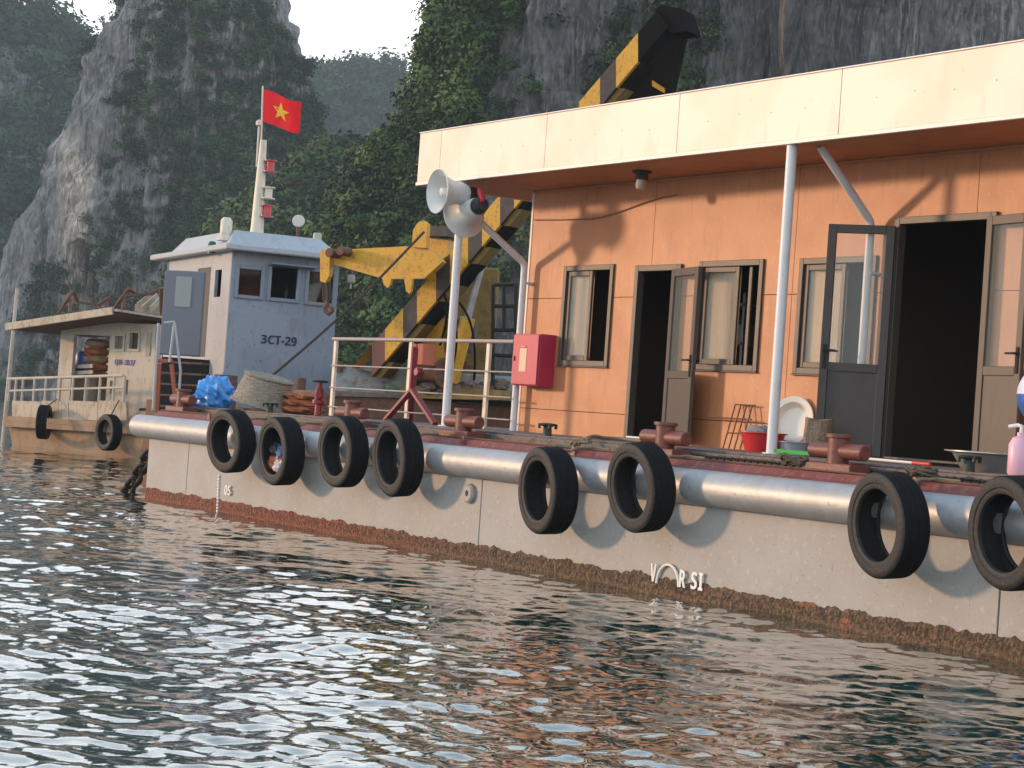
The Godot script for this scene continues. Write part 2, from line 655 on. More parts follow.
	print(called, " verts ", V.size(), " clumps ", total)
	return root
func build_hills():
	build_leaf_shapes()
	fold_noise = smooth_noise(31, 0.045, 3)
	crag_noise = smooth_noise(32, 0.22, 4)
	rib_noise = smooth_noise(33, 0.35, 2)
	mask_noise = smooth_noise(34, 0.25, 4)
	var tex = paint(lin(0.56, 0.535, 0.53), [
		[0.012, 1, 4, 0.42, 0.62, lin(0.32, 0.31, 0.315), 0.85],
		[0.05, 1, 6, 0.58, 0.76, lin(0.95, 0.90, 0.83), 0.9],
		[0.08, 1, 9, 0.56, 0.68, lin(0.12, 0.118, 0.12), 0.85],
		[0.04, 1, 1, 0.5, 0.7, lin(0.30, 0.29, 0.25), 0.6],
		[0.11, 1, 2, 0.58, 0.72, lin(0.14, 0.145, 0.11), 0.8],
		[0.16, 1, 2, 0.64, 0.78, lin(1.0, 0.95, 0.88), 0.75]], 512, 5)
	var bump = relief(0.035, 512, 44, 6, 1.0, 2.5)
	var rock_near = textured(tex, Vector3(0.055, 0.03, 0.055), 0.95, 0.0, bump, 70.0)
	rock_near.vertex_color_use_as_albedo = true
	var rock_far = textured(tex, Vector3(0.035, 0.016, 0.035), 0.95, 0.0, bump, 90.0)
	rock_far.vertex_color_use_as_albedo = true
	var leaf = StandardMaterial3D.new()
	leaf.vertex_color_use_as_albedo = true
	leaf.roughness = 0.75
	leaf.metallic_specular = 0.25
	var g_near = [lin(0.024, 0.038, 0.020), lin(0.030, 0.050, 0.021), lin(0.040, 0.072, 0.021), lin(0.056, 0.096, 0.027), lin(0.080, 0.118, 0.036)]
	var g_far = [lin(0.022, 0.040, 0.022), lin(0.029, 0.053, 0.022), lin(0.038, 0.068, 0.024), lin(0.056, 0.086, 0.032)]
	var plain = func(_x, _y, p): return Color(1, 1, 1) * 0.36 * (0.9 + 0.3 * fold_noise.get_noise_3d(p.z, p.y, p.x))
	# the nearest cliff, behind the deckhouse: grey ribs of limestone, thick growth on its shoulder
	var st_near = func(x, y, p):
		var t = fold_noise.get_noise_3d(p.x * 2.0, p.y * 0.5, p.z * 2.0)
		var k = 0.72 + 0.5 * t
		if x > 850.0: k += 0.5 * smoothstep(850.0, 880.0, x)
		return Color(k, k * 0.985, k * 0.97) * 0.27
	var cov_near = func(x, y, m, nn):
		var edge = 482.0 + 60.0 * m + (y - 60.0) * -0.12
		var a = 1.0 - smoothstep(edge - 20.0, edge + 22.0, x)
		var b = smoothstep(0.10, 0.4, m + 0.5 * nn.y - 0.0009 * (x - 560.0)) * 0.3
		return max(a, b)
	hill("cliff", [[-330, 640, 1150], [-240, 540, 1280], [-120, 470, 1370], [-40, 482, 1400], [0, 472, 1420], [35, 456, 1430], [60, 460, 1436], [90, 450, 1440], [130, 436, 1450], [165, 412, 1455], [200, 368, 1460], [250, 345, 1465], [300, 328, 1470], [440, 300, 1480]], 118.0, 0.42, 4.5, 2.3, 4.5, 4.0, st_near, cov_near, 0.8, 0.55, g_near, rock_near, leaf)
	# the tall tower of rock with stained streaks and a hollow
	var st_mid = func(x, y, p):
		var t = fold_noise.get_noise_3d(p.x, p.y * 0.3, p.z)
		var s = crag_noise.get_noise_3d(p.x * 1.5, p.y * 0.1, p.z * 1.5)
		var k = 0.95 + 0.5 * t
		var band = smoothstep(0.0, 1.0, 1.0 - abs(x - (72.0 + 0.05 * (y - 200.0) + 14.0 * s)) / 30.0) * smoothstep(110.0, 165.0, y)
		var w = clamp(band * (0.95 + 1.2 * s), 0.0, 1.0)
		return (Color(k, k * 0.975, k * 0.96) * 0.46).lerp(Color(1.0, 0.86, 0.72), w)
	var cov_mid = func(x, y, m, nn):
		# patchy scrub on bare rock, dense wood on the lee shoulder
		var scrub = smoothstep(0.0, 0.22, m + 0.0 + 0.25 * nn.y) * 0.33
		var edge = 205.0 - 0.45 * (y - 150.0)
		var wood = smoothstep(edge - 20.0, edge + 30.0, x + 80.0 * m) * smoothstep(110.0, 160.0, y + 0.25 * (x - 200.0))
		var bare = smoothstep(0.2, 0.3, mask_noise.get_noise_2d(x * 0.06 + 3.0, y * 0.025))
		return max(scrub, wood * (1.0 - 0.75 * bare))
	hill("hill", [[-150, 165, 235], [-70, 142, 268], [0, 121, 286], [30, 108, 295], [75, 92, 306], [110, 72, 314], [160, 52, 319], [185, 41, 326], [230, 22, 345], [290, 6, 368], [402, -20, 395]], 225.0, 0.7, 2.6, 2.4, 3.2, 3.2, st_mid, cov_mid, 0.85, 0.5, g_far, rock_far, leaf, [[78.0, 258.0, 10.0, 15.0, 16.0], [80.0, 288.0, 14.0, 26.0, 10.0]])
	var all_green = func(x, y, m, nn): return smoothstep(-0.55, -0.15, m)
	hill("hill", [[-260, -150, -60], [-120, -215, -70], [-30, -250, -40], [0, -258, -15], [12, -262, 15], [24, -266, 50], [60, -280, 95], [150, -300, 180], [392, -340, 270]], 390.0, 0.7, 3.5, 3.0, 5.0, 5.0, plain, all_green, 2.8, 0.42, g_far, rock_far, leaf)
	hill("hill", [[80, 362, 396], [84, 322, 404], [90, 300, 424], [112, 270, 470], [150, 240, 520], [396, 200, 580]], 520.0, 0.7, 2.5, 2.5, 5.0, 4.5, plain, all_green, 3.4, 0.5, g_far, rock_far, leaf)
	# the low wooded saddle between the tower and the near cliff
	hill("hill", [[168, 345, 395], [190, 315, 440], [225, 260, 520], [300, 200, 600], [402, 150, 640]], 180.0, 0.5, 6.0, 3.0, 4.5, 4.5, plain, all_green, 1.4, 0.5, g_near, rock_far, leaf)
	# an unseen island added beyond the frame to keep the low sun off the cliffs
	hill("hill", [[-330, -1080, -860], [-200, -1250, -720], [0, -1350, -640], [392, -1450, -520]], 300.0, 0.8, 12.0, 4.0, 22.0, 14.0, plain, all_green, 5.5, 0.75, g_far, rock_far, leaf)

# ---------------------------------------------------------------- the barge
func make_materials():
	var grime = lin(0.12, 0.09, 0.07)
	T.hull = paint(lin(0.345, 0.335, 0.32), [
		[0.006, 1, 1, 0.4, 0.75, lin(0.32, 0.305, 0.285), 0.7],
		[0.03, 1, 4, 0.66, 0.9, lin(0.34, 0.315, 0.285), 0.5],
		[0.06, 1, 6, 0.80, 0.93, lin(0.26, 0.19, 0.14), 0.5],
		[0.05, 1, 1, 0.72, 0.8, lin(0.44, 0.42, 0.39), 0.5],
		[0.12, 1, 1, 0.80, 0.86, lin(0.13, 0.09, 0.06), 0.8]], 512, 11)
	T.grain = relief(0.05, 256, 61, 5)
	T.dents = relief(0.008, 256, 62, 3)
	X.hull = textured(T.hull, Vector3(0.4, 0.45, 0.4), 0.6, 0.0, T.dents, 0.6)
	X.silver = textured(paint(lin(0.36, 0.365, 0.37), [
		[0.008, 1, 1, 0.5, 0.8, lin(0.28, 0.275, 0.27), 0.7],
		[0.02, 1, 1, 0.55, 0.8, lin(0.42, 0.425, 0.43), 0.6],
		[0.05, 4, 1, 0.68, 0.8, lin(0.36, 0.33, 0.30), 0.5],
		[0.1, 1, 1, 0.80, 0.88, lin(0.25, 0.14, 0.09), 0.7]], 256, 12), Vector3(0.6, 0.6, 0.6), 0.5, 0.4, T.grain, 0.2)
	X.red_oxide = textured(paint(lin(0.19, 0.038, 0.024), [
		[0.03, 1, 1, 0.5, 0.75, lin(0.12, 0.034, 0.024), 0.8],
		[0.05, 1, 1, 0.66, 0.78, lin(0.26, 0.14, 0.11), 0.7],
		[0.1, 1, 1, 0.72, 0.82, lin(0.07, 0.045, 0.035), 0.8]], 256, 13), Vector3(0.9, 0.9, 0.9), 0.65, 0.0, T.grain, 0.25)
	X.bollard = textured(paint(lin(0.165, 0.045, 0.032), [
		[0.03, 1, 1, 0.5, 0.75, lin(0.12, 0.038, 0.028), 0.8],
		[0.08, 1, 1, 0.64, 0.78, lin(0.065, 0.032, 0.024), 0.85],
		[0.12, 1, 1, 0.72, 0.82, lin(0.24, 0.10, 0.07), 0.6]], 256, 14), Vector3(1.5, 1.5, 1.5), 0.5, 0.0, T.grain, 0.2)
	X.deck = textured(paint(lin(0.17, 0.135, 0.115), [
		[0.03, 1, 1, 0.45, 0.7, lin(0.10, 0.075, 0.06), 0.8],
		[0.06, 1, 1, 0.62, 0.8, lin(0.28, 0.235, 0.20), 0.7],
		[0.09, 1, 1, 0.7, 0.8, lin(0.18, 0.07, 0.045), 0.7]], 256, 15), Vector3(0.7, 0.7, 0.7), 0.85, 0.0, T.grain, 0.5)
	X.rust = textured(paint(lin(0.13, 0.065, 0.04), [
		[0.03, 1, 1, 0.5, 0.7, lin(0.20, 0.09, 0.05), 0.8],
		[0.07, 1, 1, 0.6, 0.8, lin(0.06, 0.04, 0.03), 0.8]], 256, 16), Vector3(1.2, 1.2, 1.2), 0.85, 0.0, T.grain, 0.4)
	X.rubber = textured(paint(lin(0.008, 0.008, 0.009), [
		[0.03, 1, 1, 0.5, 0.8, lin(0.014, 0.014, 0.015), 0.7],
		[0.05, 1, 1, 0.74, 0.9, lin(0.05, 0.046, 0.04), 0.4]], 256, 17), Vector3(2, 2, 2), 0.85, 0.0, T.grain, 0.12)
	X.rope = textured(paint(lin(0.22, 0.18, 0.12), [[0.1, 1, 1, 0.5, 0.7, lin(0.12, 0.09, 0.06), 0.8]], 128, 18), Vector3(6, 6, 6), 0.9)
	X.old_rope = textured(paint(lin(0.09, 0.07, 0.05), [[0.1, 1, 1, 0.5, 0.7, lin(0.05, 0.04, 0.03), 0.8]], 128, 24), Vector3(6, 6, 6), 0.9)
	X.dark = flat(lin(0.012, 0.012, 0.013), 0.8)
	X.chain = textured(paint(lin(0.045, 0.035, 0.03), [[0.06, 1, 1, 0.55, 0.75, lin(0.11, 0.055, 0.03), 0.8]], 128, 19), Vector3(4, 4, 4), 0.75, 0.3)
	X.white = textured(paint(lin(0.70, 0.69, 0.66), [
		[0.03, 1, 2, 0.6, 0.85, lin(0.52, 0.48, 0.42), 0.6],
		[0.08, 1, 2, 0.76, 0.86, lin(0.26, 0.15, 0.09), 0.7]], 256, 20), Vector3(1.2, 1.2, 1.2), 0.5)
	X.post = textured(paint(lin(0.66, 0.67, 0.68), [
		[0.02, 1, 3, 0.6, 0.85, lin(0.52, 0.52, 0.52), 0.6],
		[0.1, 1, 2, 0.8, 0.88, lin(0.24, 0.15, 0.10), 0.6]], 256, 21), Vector3(1.0, 0.8, 1.0), 0.4)
	X.cream = textured(paint(lin(0.66, 0.60, 0.48), [[0.05, 1, 3, 0.62, 0.85, lin(0.45, 0.36, 0.26), 0.7]], 128, 22), Vector3(1, 1, 1), 0.5)
	X.rail = flat(lin(0.32, 0.27, 0.24), 0.5)
	X.mark = flat(lin(0.78, 0.77, 0.74), 0.6)

const BOW = -24.27
const STERN = -3.0
func build_barge():
	var b = thing("work_barge", Vector3(-14.0, 0.0, -4.5), "long grey steel work barge with a silver rubbing pipe, carrying the orange deckhouse", "barge")
	var m = MB.new()
	m.span(Vector3(BOW + 0.03, -0.8, -0.03), Vector3(STERN, 1.05, -9.5), 0.02)
	part(b, "hull", m, X.rust)
	# welded side plates
	var seams = [BOW, -23.02, -16.21, -9.57, STERN]
	for k in seams.size() - 1:
		m = MB.new()
		m.span(Vector3(seams[k] + (0.0 if k == 0 else 0.006), -0.6, 0.0), Vector3(seams[k + 1] - 0.006, 1.0, -0.028), 0.004)
		part(b, "hull_plate", m, X.hull)
	m = MB.new()
	m.span(Vector3(BOW, -0.6, -0.035), Vector3(BOW - 0.02, 1.0, -9.4), 0.004)
	part(b, "end_plate", m, X.hull)
	# oysters, weed and rust along the waterline
	var fn = smooth_noise(71, 1.3, 3)
	var fb = smooth_noise(72, 9.0, 3)
	m = MB.new()
	m.tinted = true
	var prev = []
	var nx = int((STERN - BOW) / 0.022)
	for i in nx + 1:
		var x = BOW + (STERN - BOW) * i / nx
		var grow = smoothstep(-20.5, -15.0, x)
		var top = 0.145 + 0.03 * fn.get_noise_1d(x * 2.0) + 0.014 * fb.get_noise_1d(x * 1.3) + 0.02 * fn.get_noise_1d(x * 6.0 + 50.0) * grow
		var colm = []
		for j in 9:
			var y = lerp(-0.12, top, j / 8.0)
			var lump = (0.5 + 0.5 * fb.get_noise_2d(x * 4.0, y * 4.5)) * (0.005 + 0.013 * grow)
			colm.append(Vector3(x, y, 0.004 + (lump if j < 8 else 0.0)))
		if i > 0:
			for j in 8:
				var cx = (prev[j] + colm[j + 1]) * 0.5
				var t = clamp(0.5 + 0.9 * fn.get_noise_2d(cx.x * 3.0, cx.y * 10.0), 0.0, 1.0)
				var red = lin(0.23, 0.075, 0.042)
				var weed = lin(0.10, 0.068, 0.04).lerp(lin(0.17, 0.115, 0.068), clamp(0.5 + 1.2 * fb.get_noise_2d(cx.x * 3.0, cx.y * 3.0), 0.0, 1.0))
				var c2 = red.lerp(weed, clamp(grow * 1.1 + t * 0.5 - 0.25, 0.0, 1.0))
				var edge = smoothstep(0.45, 0.75, 0.5 + fb.get_noise_2d(cx.x * 5.0 + 7.0, cx.y * 3.0)) * (1.0 if j >= 5 else 0.35)
				m.col = (c2 * 1.75).lerp(lin(0.08, 0.055, 0.04), edge * 0.75)
				if smoothstep(0.3, 0.6, fn.get_noise_2d(cx.x * 0.8 + 40.0, cx.y * 3.0)) > 0.2 and x > -13.5:
					m.col = m.col.lerp(lin(0.6, 0.2, 0.12), 0.6)
				m.quad(prev[j], colm[j], colm[j + 1], prev[j + 1])
		prev = colm
	var foul = textured(paint(lin(0.55, 0.55, 0.55), [
		[0.05, 1, 1, 0.45, 0.65, lin(0.25, 0.24, 0.22), 0.85],
		[0.09, 1, 1, 0.58, 0.72, lin(1.0, 0.95, 0.85), 0.8],
		[0.14, 1, 1, 0.6, 0.7, lin(0.12, 0.10, 0.09), 0.85],
		[0.03, 1, 1, 0.6, 0.75, lin(0.8, 0.5, 0.38), 0.6]], 256, 25), Vector3(1.1, 1.1, 1.1), 0.85, 0.0, T.grain, 0.8)
	foul.vertex_color_use_as_albedo = true
	part(b, "waterline_growth", m, foul)
	# rubbing pipe
	m = MB.new()
	var pipe = [Vector3(BOW - 0.42, 0.93, 0.03), Vector3(BOW - 0.36, 0.93, 0.03)]
	var rr = [0.03, 0.115]
	for k in 60:
		pipe.append(Vector3(lerp(BOW - 0.28, STERN, k / 59.0), 0.93, 0.03)); rr.append(0.148)
	m.tube(pipe, rr, 28)
	for x in [-20.4, -14.6, -8.7]:
		m.lathe([Vector2(0.148, -0.012), Vector2(0.153, -0.006), Vector2(0.153, 0.006), Vector2(0.148, 0.012)], 28, Transform3D(Basis(Vector3(0, 0, 1), Vector3(1, 0, 0), Vector3(0, 1, 0)), Vector3(x, 0.93, 0.03)))
	part(b, "rubbing_pipe", m, X.silver)
	# red waterway and coaming
	m = MB.new()
	var cs = [Vector2(0.02, 1.02), Vector2(0.0, 1.078), Vector2(-0.05, 1.095), Vector2(-0.10, 1.145), Vector2(-0.36, 1.15), Vector2(-0.36, 1.02)]
	var bs = Basis(Vector3(0, 0, 1), Vector3(0, 1, 0), Vector3(-1, 0, 0))
	m.prism(cs, STERN - BOW, Transform3D(bs, Vector3((BOW + STERN) * 0.5, 0, 0)))
	part(b, "waterway", m, X.red_oxide)
	# flat bar welded along the edge with lugs
	m = MB.new()
	m.span(Vector3(BOW, 1.15, -0.125), Vector3(STERN, 1.166, -0.155), 0.004)
	part(b, "edge_bar", m, X.rust)
	# raised deck
	m = MB.new()
	m.span(Vector3(BOW + 0.15, 1.0, -0.44), Vector3(STERN, DECK, -9.3), 0.012)
	part(b, "deck", m, X.deck)
	m = MB.new()
	m.span(Vector3(BOW + 0.4, DECK, -0.47), Vector3(STERN, DECK + 0.022, -0.75), 0.006)
	part(b, "deck_plank", m, X.deck)
	# lugs
	for px in [209, 465, 576, 920]:
		var p = on_z(px, 440.0, -0.07)
		m = MB.new()
		m.prism([Vector2(-0.035, 0), Vector2(0.035, 0), Vector2(0.035, 0.05), Vector2(0.015, 0.085), Vector2(-0.015, 0.085), Vector2(-0.035, 0.05)], 0.02, Transform3D(Basis.IDENTITY, Vector3(p.x, 1.09, -0.05)))
		part(b, "lug", m, X.bollard)
	# cruciform bollards
	for q in [[183.0, 400.0], [352.0, 414.0], [463.0, 432.0], [665.0, 440.0], [838.0, 460.0]]:
		var p = on_z(q[0], q[1], -0.25)
		var bo = MB.new()
		var o = Vector3(p.x, 1.15, -0.25)
		bo.box(o + Vector3(-0.02, 0.035, 0), Vector3(0.55, 0.07, 0.22), 0.008)
		bo.lathe([Vector2(0.0, 0.05), Vector2(0.085, 0.05), Vector2(0.085, 0.265), Vector2(0.105, 0.27), Vector2(0.105, 0.292), Vector2(0.1, 0.298), Vector2(0.0, 0.30)], 20, Transform3D(Basis.IDENTITY, o))
		var side = Basis(Vector3(0, 1, 0), Vector3(1, 0, 0), Vector3(0, 0, -1))
		bo.lathe([Vector2(0.0, -0.30), Vector2(0.055, -0.30), Vector2(0.062, -0.292), Vector2(0.062, 0.292), Vector2(0.055, 0.30), Vector2(0.0, 0.30)], 18, Transform3D(side, o + Vector3(0, 0.165, 0)))
		part(b, "bollard", bo, X.bollard)
	# mushroom sockets on deck
	for q in [[547.0, -0.62], [971.0, -0.55], [268.0, -0.5]]:
		var p = on_z(q[0], 436.0, q[1])
		var s = MB.new()
		var o = Vector3(p.x, DECK + 0.02, q[1])
		s.lathe([Vector2(0.045, 0.0), Vector2(0.04, 0.09), Vector2(0.085, 0.105), Vector2(0.09, 0.12), Vector2(0.03, 0.128), Vector2(0.0, 0.128)], 14, Transform3D(Basis.IDENTITY, o))
		for k in 4:
			var an = TAU * k / 4.0 + 0.4
			s.box(o + Vector3(cos(an) * 0.083, 0.095, sin(an) * 0.083), Vector3(0.025, 0.05, 0.025), 0.005)
		part(b, "deck_socket", s, flat(lin(0.035, 0.05, 0.04), 0.6, 0.2))
	# discharge ring on the side
	var pr = on_z(471.0, 493.5, 0.0)
	m = MB.new()
	m.lathe([Vector2(0.03, 0.0), Vector2(0.03, 0.05), Vector2(0.075, 0.05), Vector2(0.095, 0.03), Vector2(0.098, 0.0)], 22, Transform3D(Basis(Vector3(1, 0, 0), Vector3(0, 0, 1), Vector3(0, -1, 0)), pr))
	part(b, "discharge_flange", m, X.hull)
	m = MB.new()
	m.lathe([Vector2(0.0, 0.012), Vector2(0.031, 0.012)], 16, Transform3D(Basis(Vector3(1, 0, 0), Vector3(0, 0, 1), Vector3(0, -1, 0)), pr))
	part(b, "discharge_hole", m, X.dark)
	# load line letters
	for q in [["V", 653.5, 573.0, 0.155, 0.62], ["R", 682.0, 579.0, 0.15, 0.75], ["SI", 697.0, 581.5, 0.15, 0.9], ["05", 227.5, 490.5, 0.12, 1.0]]:
		var t = TextMesh.new()
		t.text = q[0]
		var sf = SystemFont.new()
		sf.font_names = PackedStringArray(["Droid Sans"])
		sf.font_weight = 700
		t.font = sf
		t.font_size = 32
		t.pixel_size = q[3] / 24.0
		t.depth = 0.008
		var o = part(b, "load_line_letter", t, X.mark, true)
		o.position = on_z(q[1], q[2], 0.024) - b.position
		o.scale = Vector3(q[4], 1, 1)
	m = MB.new()
	var ac = on_z(667.5, 585.0, 0.02)
	var arc = []
	for k in 13:
		var an = PI * k / 12.0
		arc.append(ac + Vector3(cos(an) * 0.15, sin(an) * 0.17, 0))
	m.tube(arc, 0.013, 6)
	part(b, "load_line_arch", m, X.mark)
	m = MB.new()
	for k in 14:
		var p = on_z(219.0 - k * 0.15, 476.0 + k * 3.2, 0.012)
		m.lathe([Vector2(0.0, 0.012), Vector2(0.016, 0.01), Vector2(0.02, -0.01)], 7, Transform3D(Basis(Vector3(1, 0, 0), Vector3(0, 0, 1), Vector3(0, -1, 0)), p))
	part(b, "draught_marks", m, X.mark)

func link(m: MB, p: Vector3, dir: Vector3, roll: float, L: float, r: float):
	var y = dir.normalized()
	var x = y.cross(Vector3(0.1, 0.95, 0.3)).normalized()
	x = x.rotated(y, roll)
	var pts = []
	for k in 12:
		var an = TAU * k / 12.0
		pts.append(p + y * (sin(an) * L * 0.3 + sign(sin(an)) * L * 0.2) + x * cos(an) * L * 0.32)
	m.tube(pts, r, 6, false, true)
func build_chains():
	# mooring chain at the bow
	var c = thing("mooring_chain", on_z(118.0, 505.0, -1.2), "rusty dark mooring chain slanting from the barge's end down into the water", "chain")
	var a = on_z(149.0, 455.0, -0.3)
	var e = on_z(113.0, 504.0, -0.3)
	var n = 11
	for k in n:
		var t = k / float(n - 1)
		var m = MB.new()
		var p = a.lerp(e, t) + Vector3(0, -0.10 * sin(PI * t), 0)
		link(m, p, e - a, PI * 0.5 * (k % 2) + 0.4, 0.26, 0.03)
		part(c, "link", m, X.chain)
	# the chain laid along the deck edge
	c = thing("deck_chain", Vector3(-11.0, 1.16, -0.4), "thin dark chain laid along the deck edge behind the red waterway", "chain")
	var m2 = MB.new()
	var x = on_z(640.0, 460.0, -0.4).x
	var k2 = 0
	var wob = smooth_noise(81, 0.9, 2)
	while x < STERN - 1.0:
		link(m2, Vector3(x, 1.172, -0.40 + 0.02 * wob.get_noise_1d(x)), Vector3(1, 0, 0.1), PI * 0.5 * (k2 % 2) + 0.3, 0.062, 0.009)
		x += 0.044
		k2 += 1
	var o = part(c, "links", m2, X.chain)
	o.set_meta("kind", "stuff")

# ---------------------------------------------------------------- tyres hung as fenders
# a worn car tyre about local z: [tread, sidewalls and inside]
func tyre_meshes():
	var tb = Basis(Vector3(1, 0, 0), Vector3(0, 0, 1), Vector3(0, -1, 0))
	var tread = [Vector2(0.371, -0.104), Vector2(0.379, -0.09)]
	for z in [-0.055, 0.0, 0.055]:
		tread.append_array([Vector2(0.381, z - 0.011), Vector2(0.376, z - 0.007), Vector2(0.376, z + 0.007), Vector2(0.381, z + 0.011)])
	tread.append_array([Vector2(0.379, 0.09), Vector2(0.371, 0.104)])
	tread.reverse()
	var a = MB.new()
	a.lathe(tread, 60, Transform3D(tb, Vector3.ZERO))
	var b = MB.new()
	var inner = [Vector2(0.371, 0.104), Vector2(0.362, 0.114), Vector2(0.335, 0.120), Vector2(0.305, 0.118), Vector2(0.297, 0.111), Vector2(0.276, 0.113), Vector2(0.262, 0.107), Vector2(0.256, 0.085), Vector2(0.268, 0.080), Vector2(0.31, 0.104), Vector2(0.35, 0.095), Vector2(0.362, 0.05)]
	var back = []
	for q in inner: back.append(Vector2(q.x, -q.y))
	back.reverse()
	inner.append_array(back)
	inner.reverse()
	b.lathe(inner, 60, Transform3D(tb, Vector3.ZERO))
	return [a.mesh(), b.mesh()]
func put_tyre(t, me, turn):
	for k in 2:
		var c = MeshInstance3D.new()
		c.name = ["tread", "sidewall"][k]
		c.mesh = me[k]
		c.material_override = X.tread if k == 0 else X.sidewall
		t.add_child(c, true)
		c.rotation_degrees = Vector3(0, 0, turn)
func build_tyres():
	var me = tyre_meshes()
	X.rubber.metallic_specular = 0.3
	X.tread = own_axes(X.rubber)
	X.sidewall = own_axes(textured(paint(lin(0.012, 0.012, 0.012), [
		[0.02, 1, 1, 0.45, 0.75, lin(0.016, 0.016, 0.016), 0.8],
		[0.05, 1, 1, 0.6, 0.8, lin(0.05, 0.044, 0.036), 0.6],
		[0.12, 1, 1, 0.74, 0.84, lin(0.12, 0.105, 0.085), 0.5]], 256, 23), Vector3(2.2, 2.2, 2.2), 0.68, 0.0, T.grain, 0.25))
	# centre pixel, yaw, tilt, squash, label
	var spots = [
		[231.0, 441.0, 5.0, 5.0, 0.97, "black tyre fender on the barge's side below the blue plastic bag"],
		[281.0, 451.0, -1.0, 4.0, 1.0, "black tyre fender with coloured rubbish stuffed in its hole"],
		[343.0, 451.5, 0.0, 3.0, 0.99, "black tyre fender below the end post of the cream railing"],
		[398.0, 457.5, -3.0, 5.0, 1.03, "black tyre fender below the dark red three-legged stand"],
		[548.0, 490.5, -7.0, 3.0, 1.02, "black tyre fender below the pink fire hose cabinet"],
		[641.0, 487.0, -5.0, 7.0, 0.99, "black tyre fender in front of the bollard by the narrow open door"],
		[888.0, 525.0, -11.0, 4.0, 1.0, "black tyre fender below the dark open leaf of the double doorway"],
		[1016.0, 533.0, -10.0, 4.0, 1.0, "black tyre fender below the silver wash basin"]]
	for k in spots.size():
		var s = spots[k]
		var p = on_z(s[0], s[1], 0.315)
		var t = thing("tyre_fender", p, s[5], "tyre", "tyres hung along the barge as fenders")
		t.basis = Basis.from_euler(Vector3(deg_to_rad(s[3]), deg_to_rad(s[2]), deg_to_rad([2.0, -3.0, 1.0, 4.0, -2.0, 8.0, -3.0, 2.0][k]))) * Basis.from_scale(Vector3(2.0 - s[4], s[4], 1.0 + 0.05 * sin(k * 2.0)))
		put_tyre(t, me, k * 47.0)
		# rope over the tread up to the deck edge
		var inv = t.transform.affine_inverse()
		var m = MB.new()
		var q = [p + Vector3(0.0, 0.26, -0.06), p + Vector3(0.0, 0.30, -0.128), p + Vector3(0.0, 0.365, -0.132), Vector3(p.x - 0.015, 1.13, 0.085), Vector3(p.x - 0.02, 1.165, 0.01), Vector3(p.x - 0.03, 1.165, -0.10), Vector3(p.x - 0.03, 1.175, -0.16), Vector3(p.x + 0.03, 1.17, -0.2), Vector3(p.x + 0.14, 1.168, -0.23)]
		var loc = []
		for e in q: loc.append(inv * e)
		m.tube(loc, 0.013, 6)
		part(t, "rope", m, X.rope, true)
	# rubbish in the second tyre
	var p2 = on_z(279.0, 452.0, 0.26)
	var r = thing("rubbish_bundle", p2 - Vector3(0, 0.15, 0), "crumpled blue, white and orange rubbish wedged inside a tyre", "rubbish")
	var cl = [lin(0.08, 0.14, 0.32), lin(0.55, 0.52, 0.50), lin(0.5, 0.14, 0.06), lin(0.03, 0.03, 0.04), lin(0.35, 0.12, 0.08)]
	for k in 9:
		rng.seed = 500 + k
		var m = MB.new()
		var c = p2 + Vector3(rng.randf_range(-0.13, 0.13), rng.randf_range(-0.16, 0.13), rng.randf_range(-0.03, 0.04))
		crumple(m, c, Vector3(0.1, 0.085, 0.07) * rng.randf_range(0.7, 1.2), 600 + k, 0.5)
		part(r, "crumpled_bag", m, flat(cl[k % 5], 0.45))
func crumple(m: MB, c: Vector3, s: Vector3, sd: int, amount: float, nu := 14, nv := 9, smooth := false):
	var fn = smooth_noise(sd, 1.1, 3)
	var P = []
	for i in nv + 1:
		var row = []
		var la = PI * i / nv
		for j in nu + 1:
			var lo = TAU * (j % nu) / nu
			var d = Vector3(sin(la) * cos(lo), -cos(la), sin(la) * sin(lo))
			row.append(c + d * s * (1.0 + amount * fn.get_noise_3d(d.x * 1.7, d.y * 1.7, d.z * 1.7)))
		P.append(row)
	for i in nv:
		for j in nu:
			m.face([P[i][j], P[i][j + 1], P[i + 1][j + 1]], P[i][j] - c + P[i + 1][j + 1] - c)
			m.face([P[i][j], P[i + 1][j + 1], P[i + 1][j]], P[i][j] - c + P[i + 1][j + 1] - c)

# ---------------------------------------------------------------- the deckhouse
const HX0 = -20.807
const HX1 = -6.2
const HZ1 = -8.2
# opening rectangles on the wall: x0, x1, y0, y1
var WIN1 = [-19.985, -19.02, 2.085, 3.235]
var DOOR1 = [-18.56, -17.70, DECK, 3.235]
var WIN2 = [-17.36, -16.33, 2.085, 3.225]
var WIN3 = [-15.70, -14.62, 2.075, 3.215]
var DOOR2 = [-14.36, -13.03, DECK, 3.61]

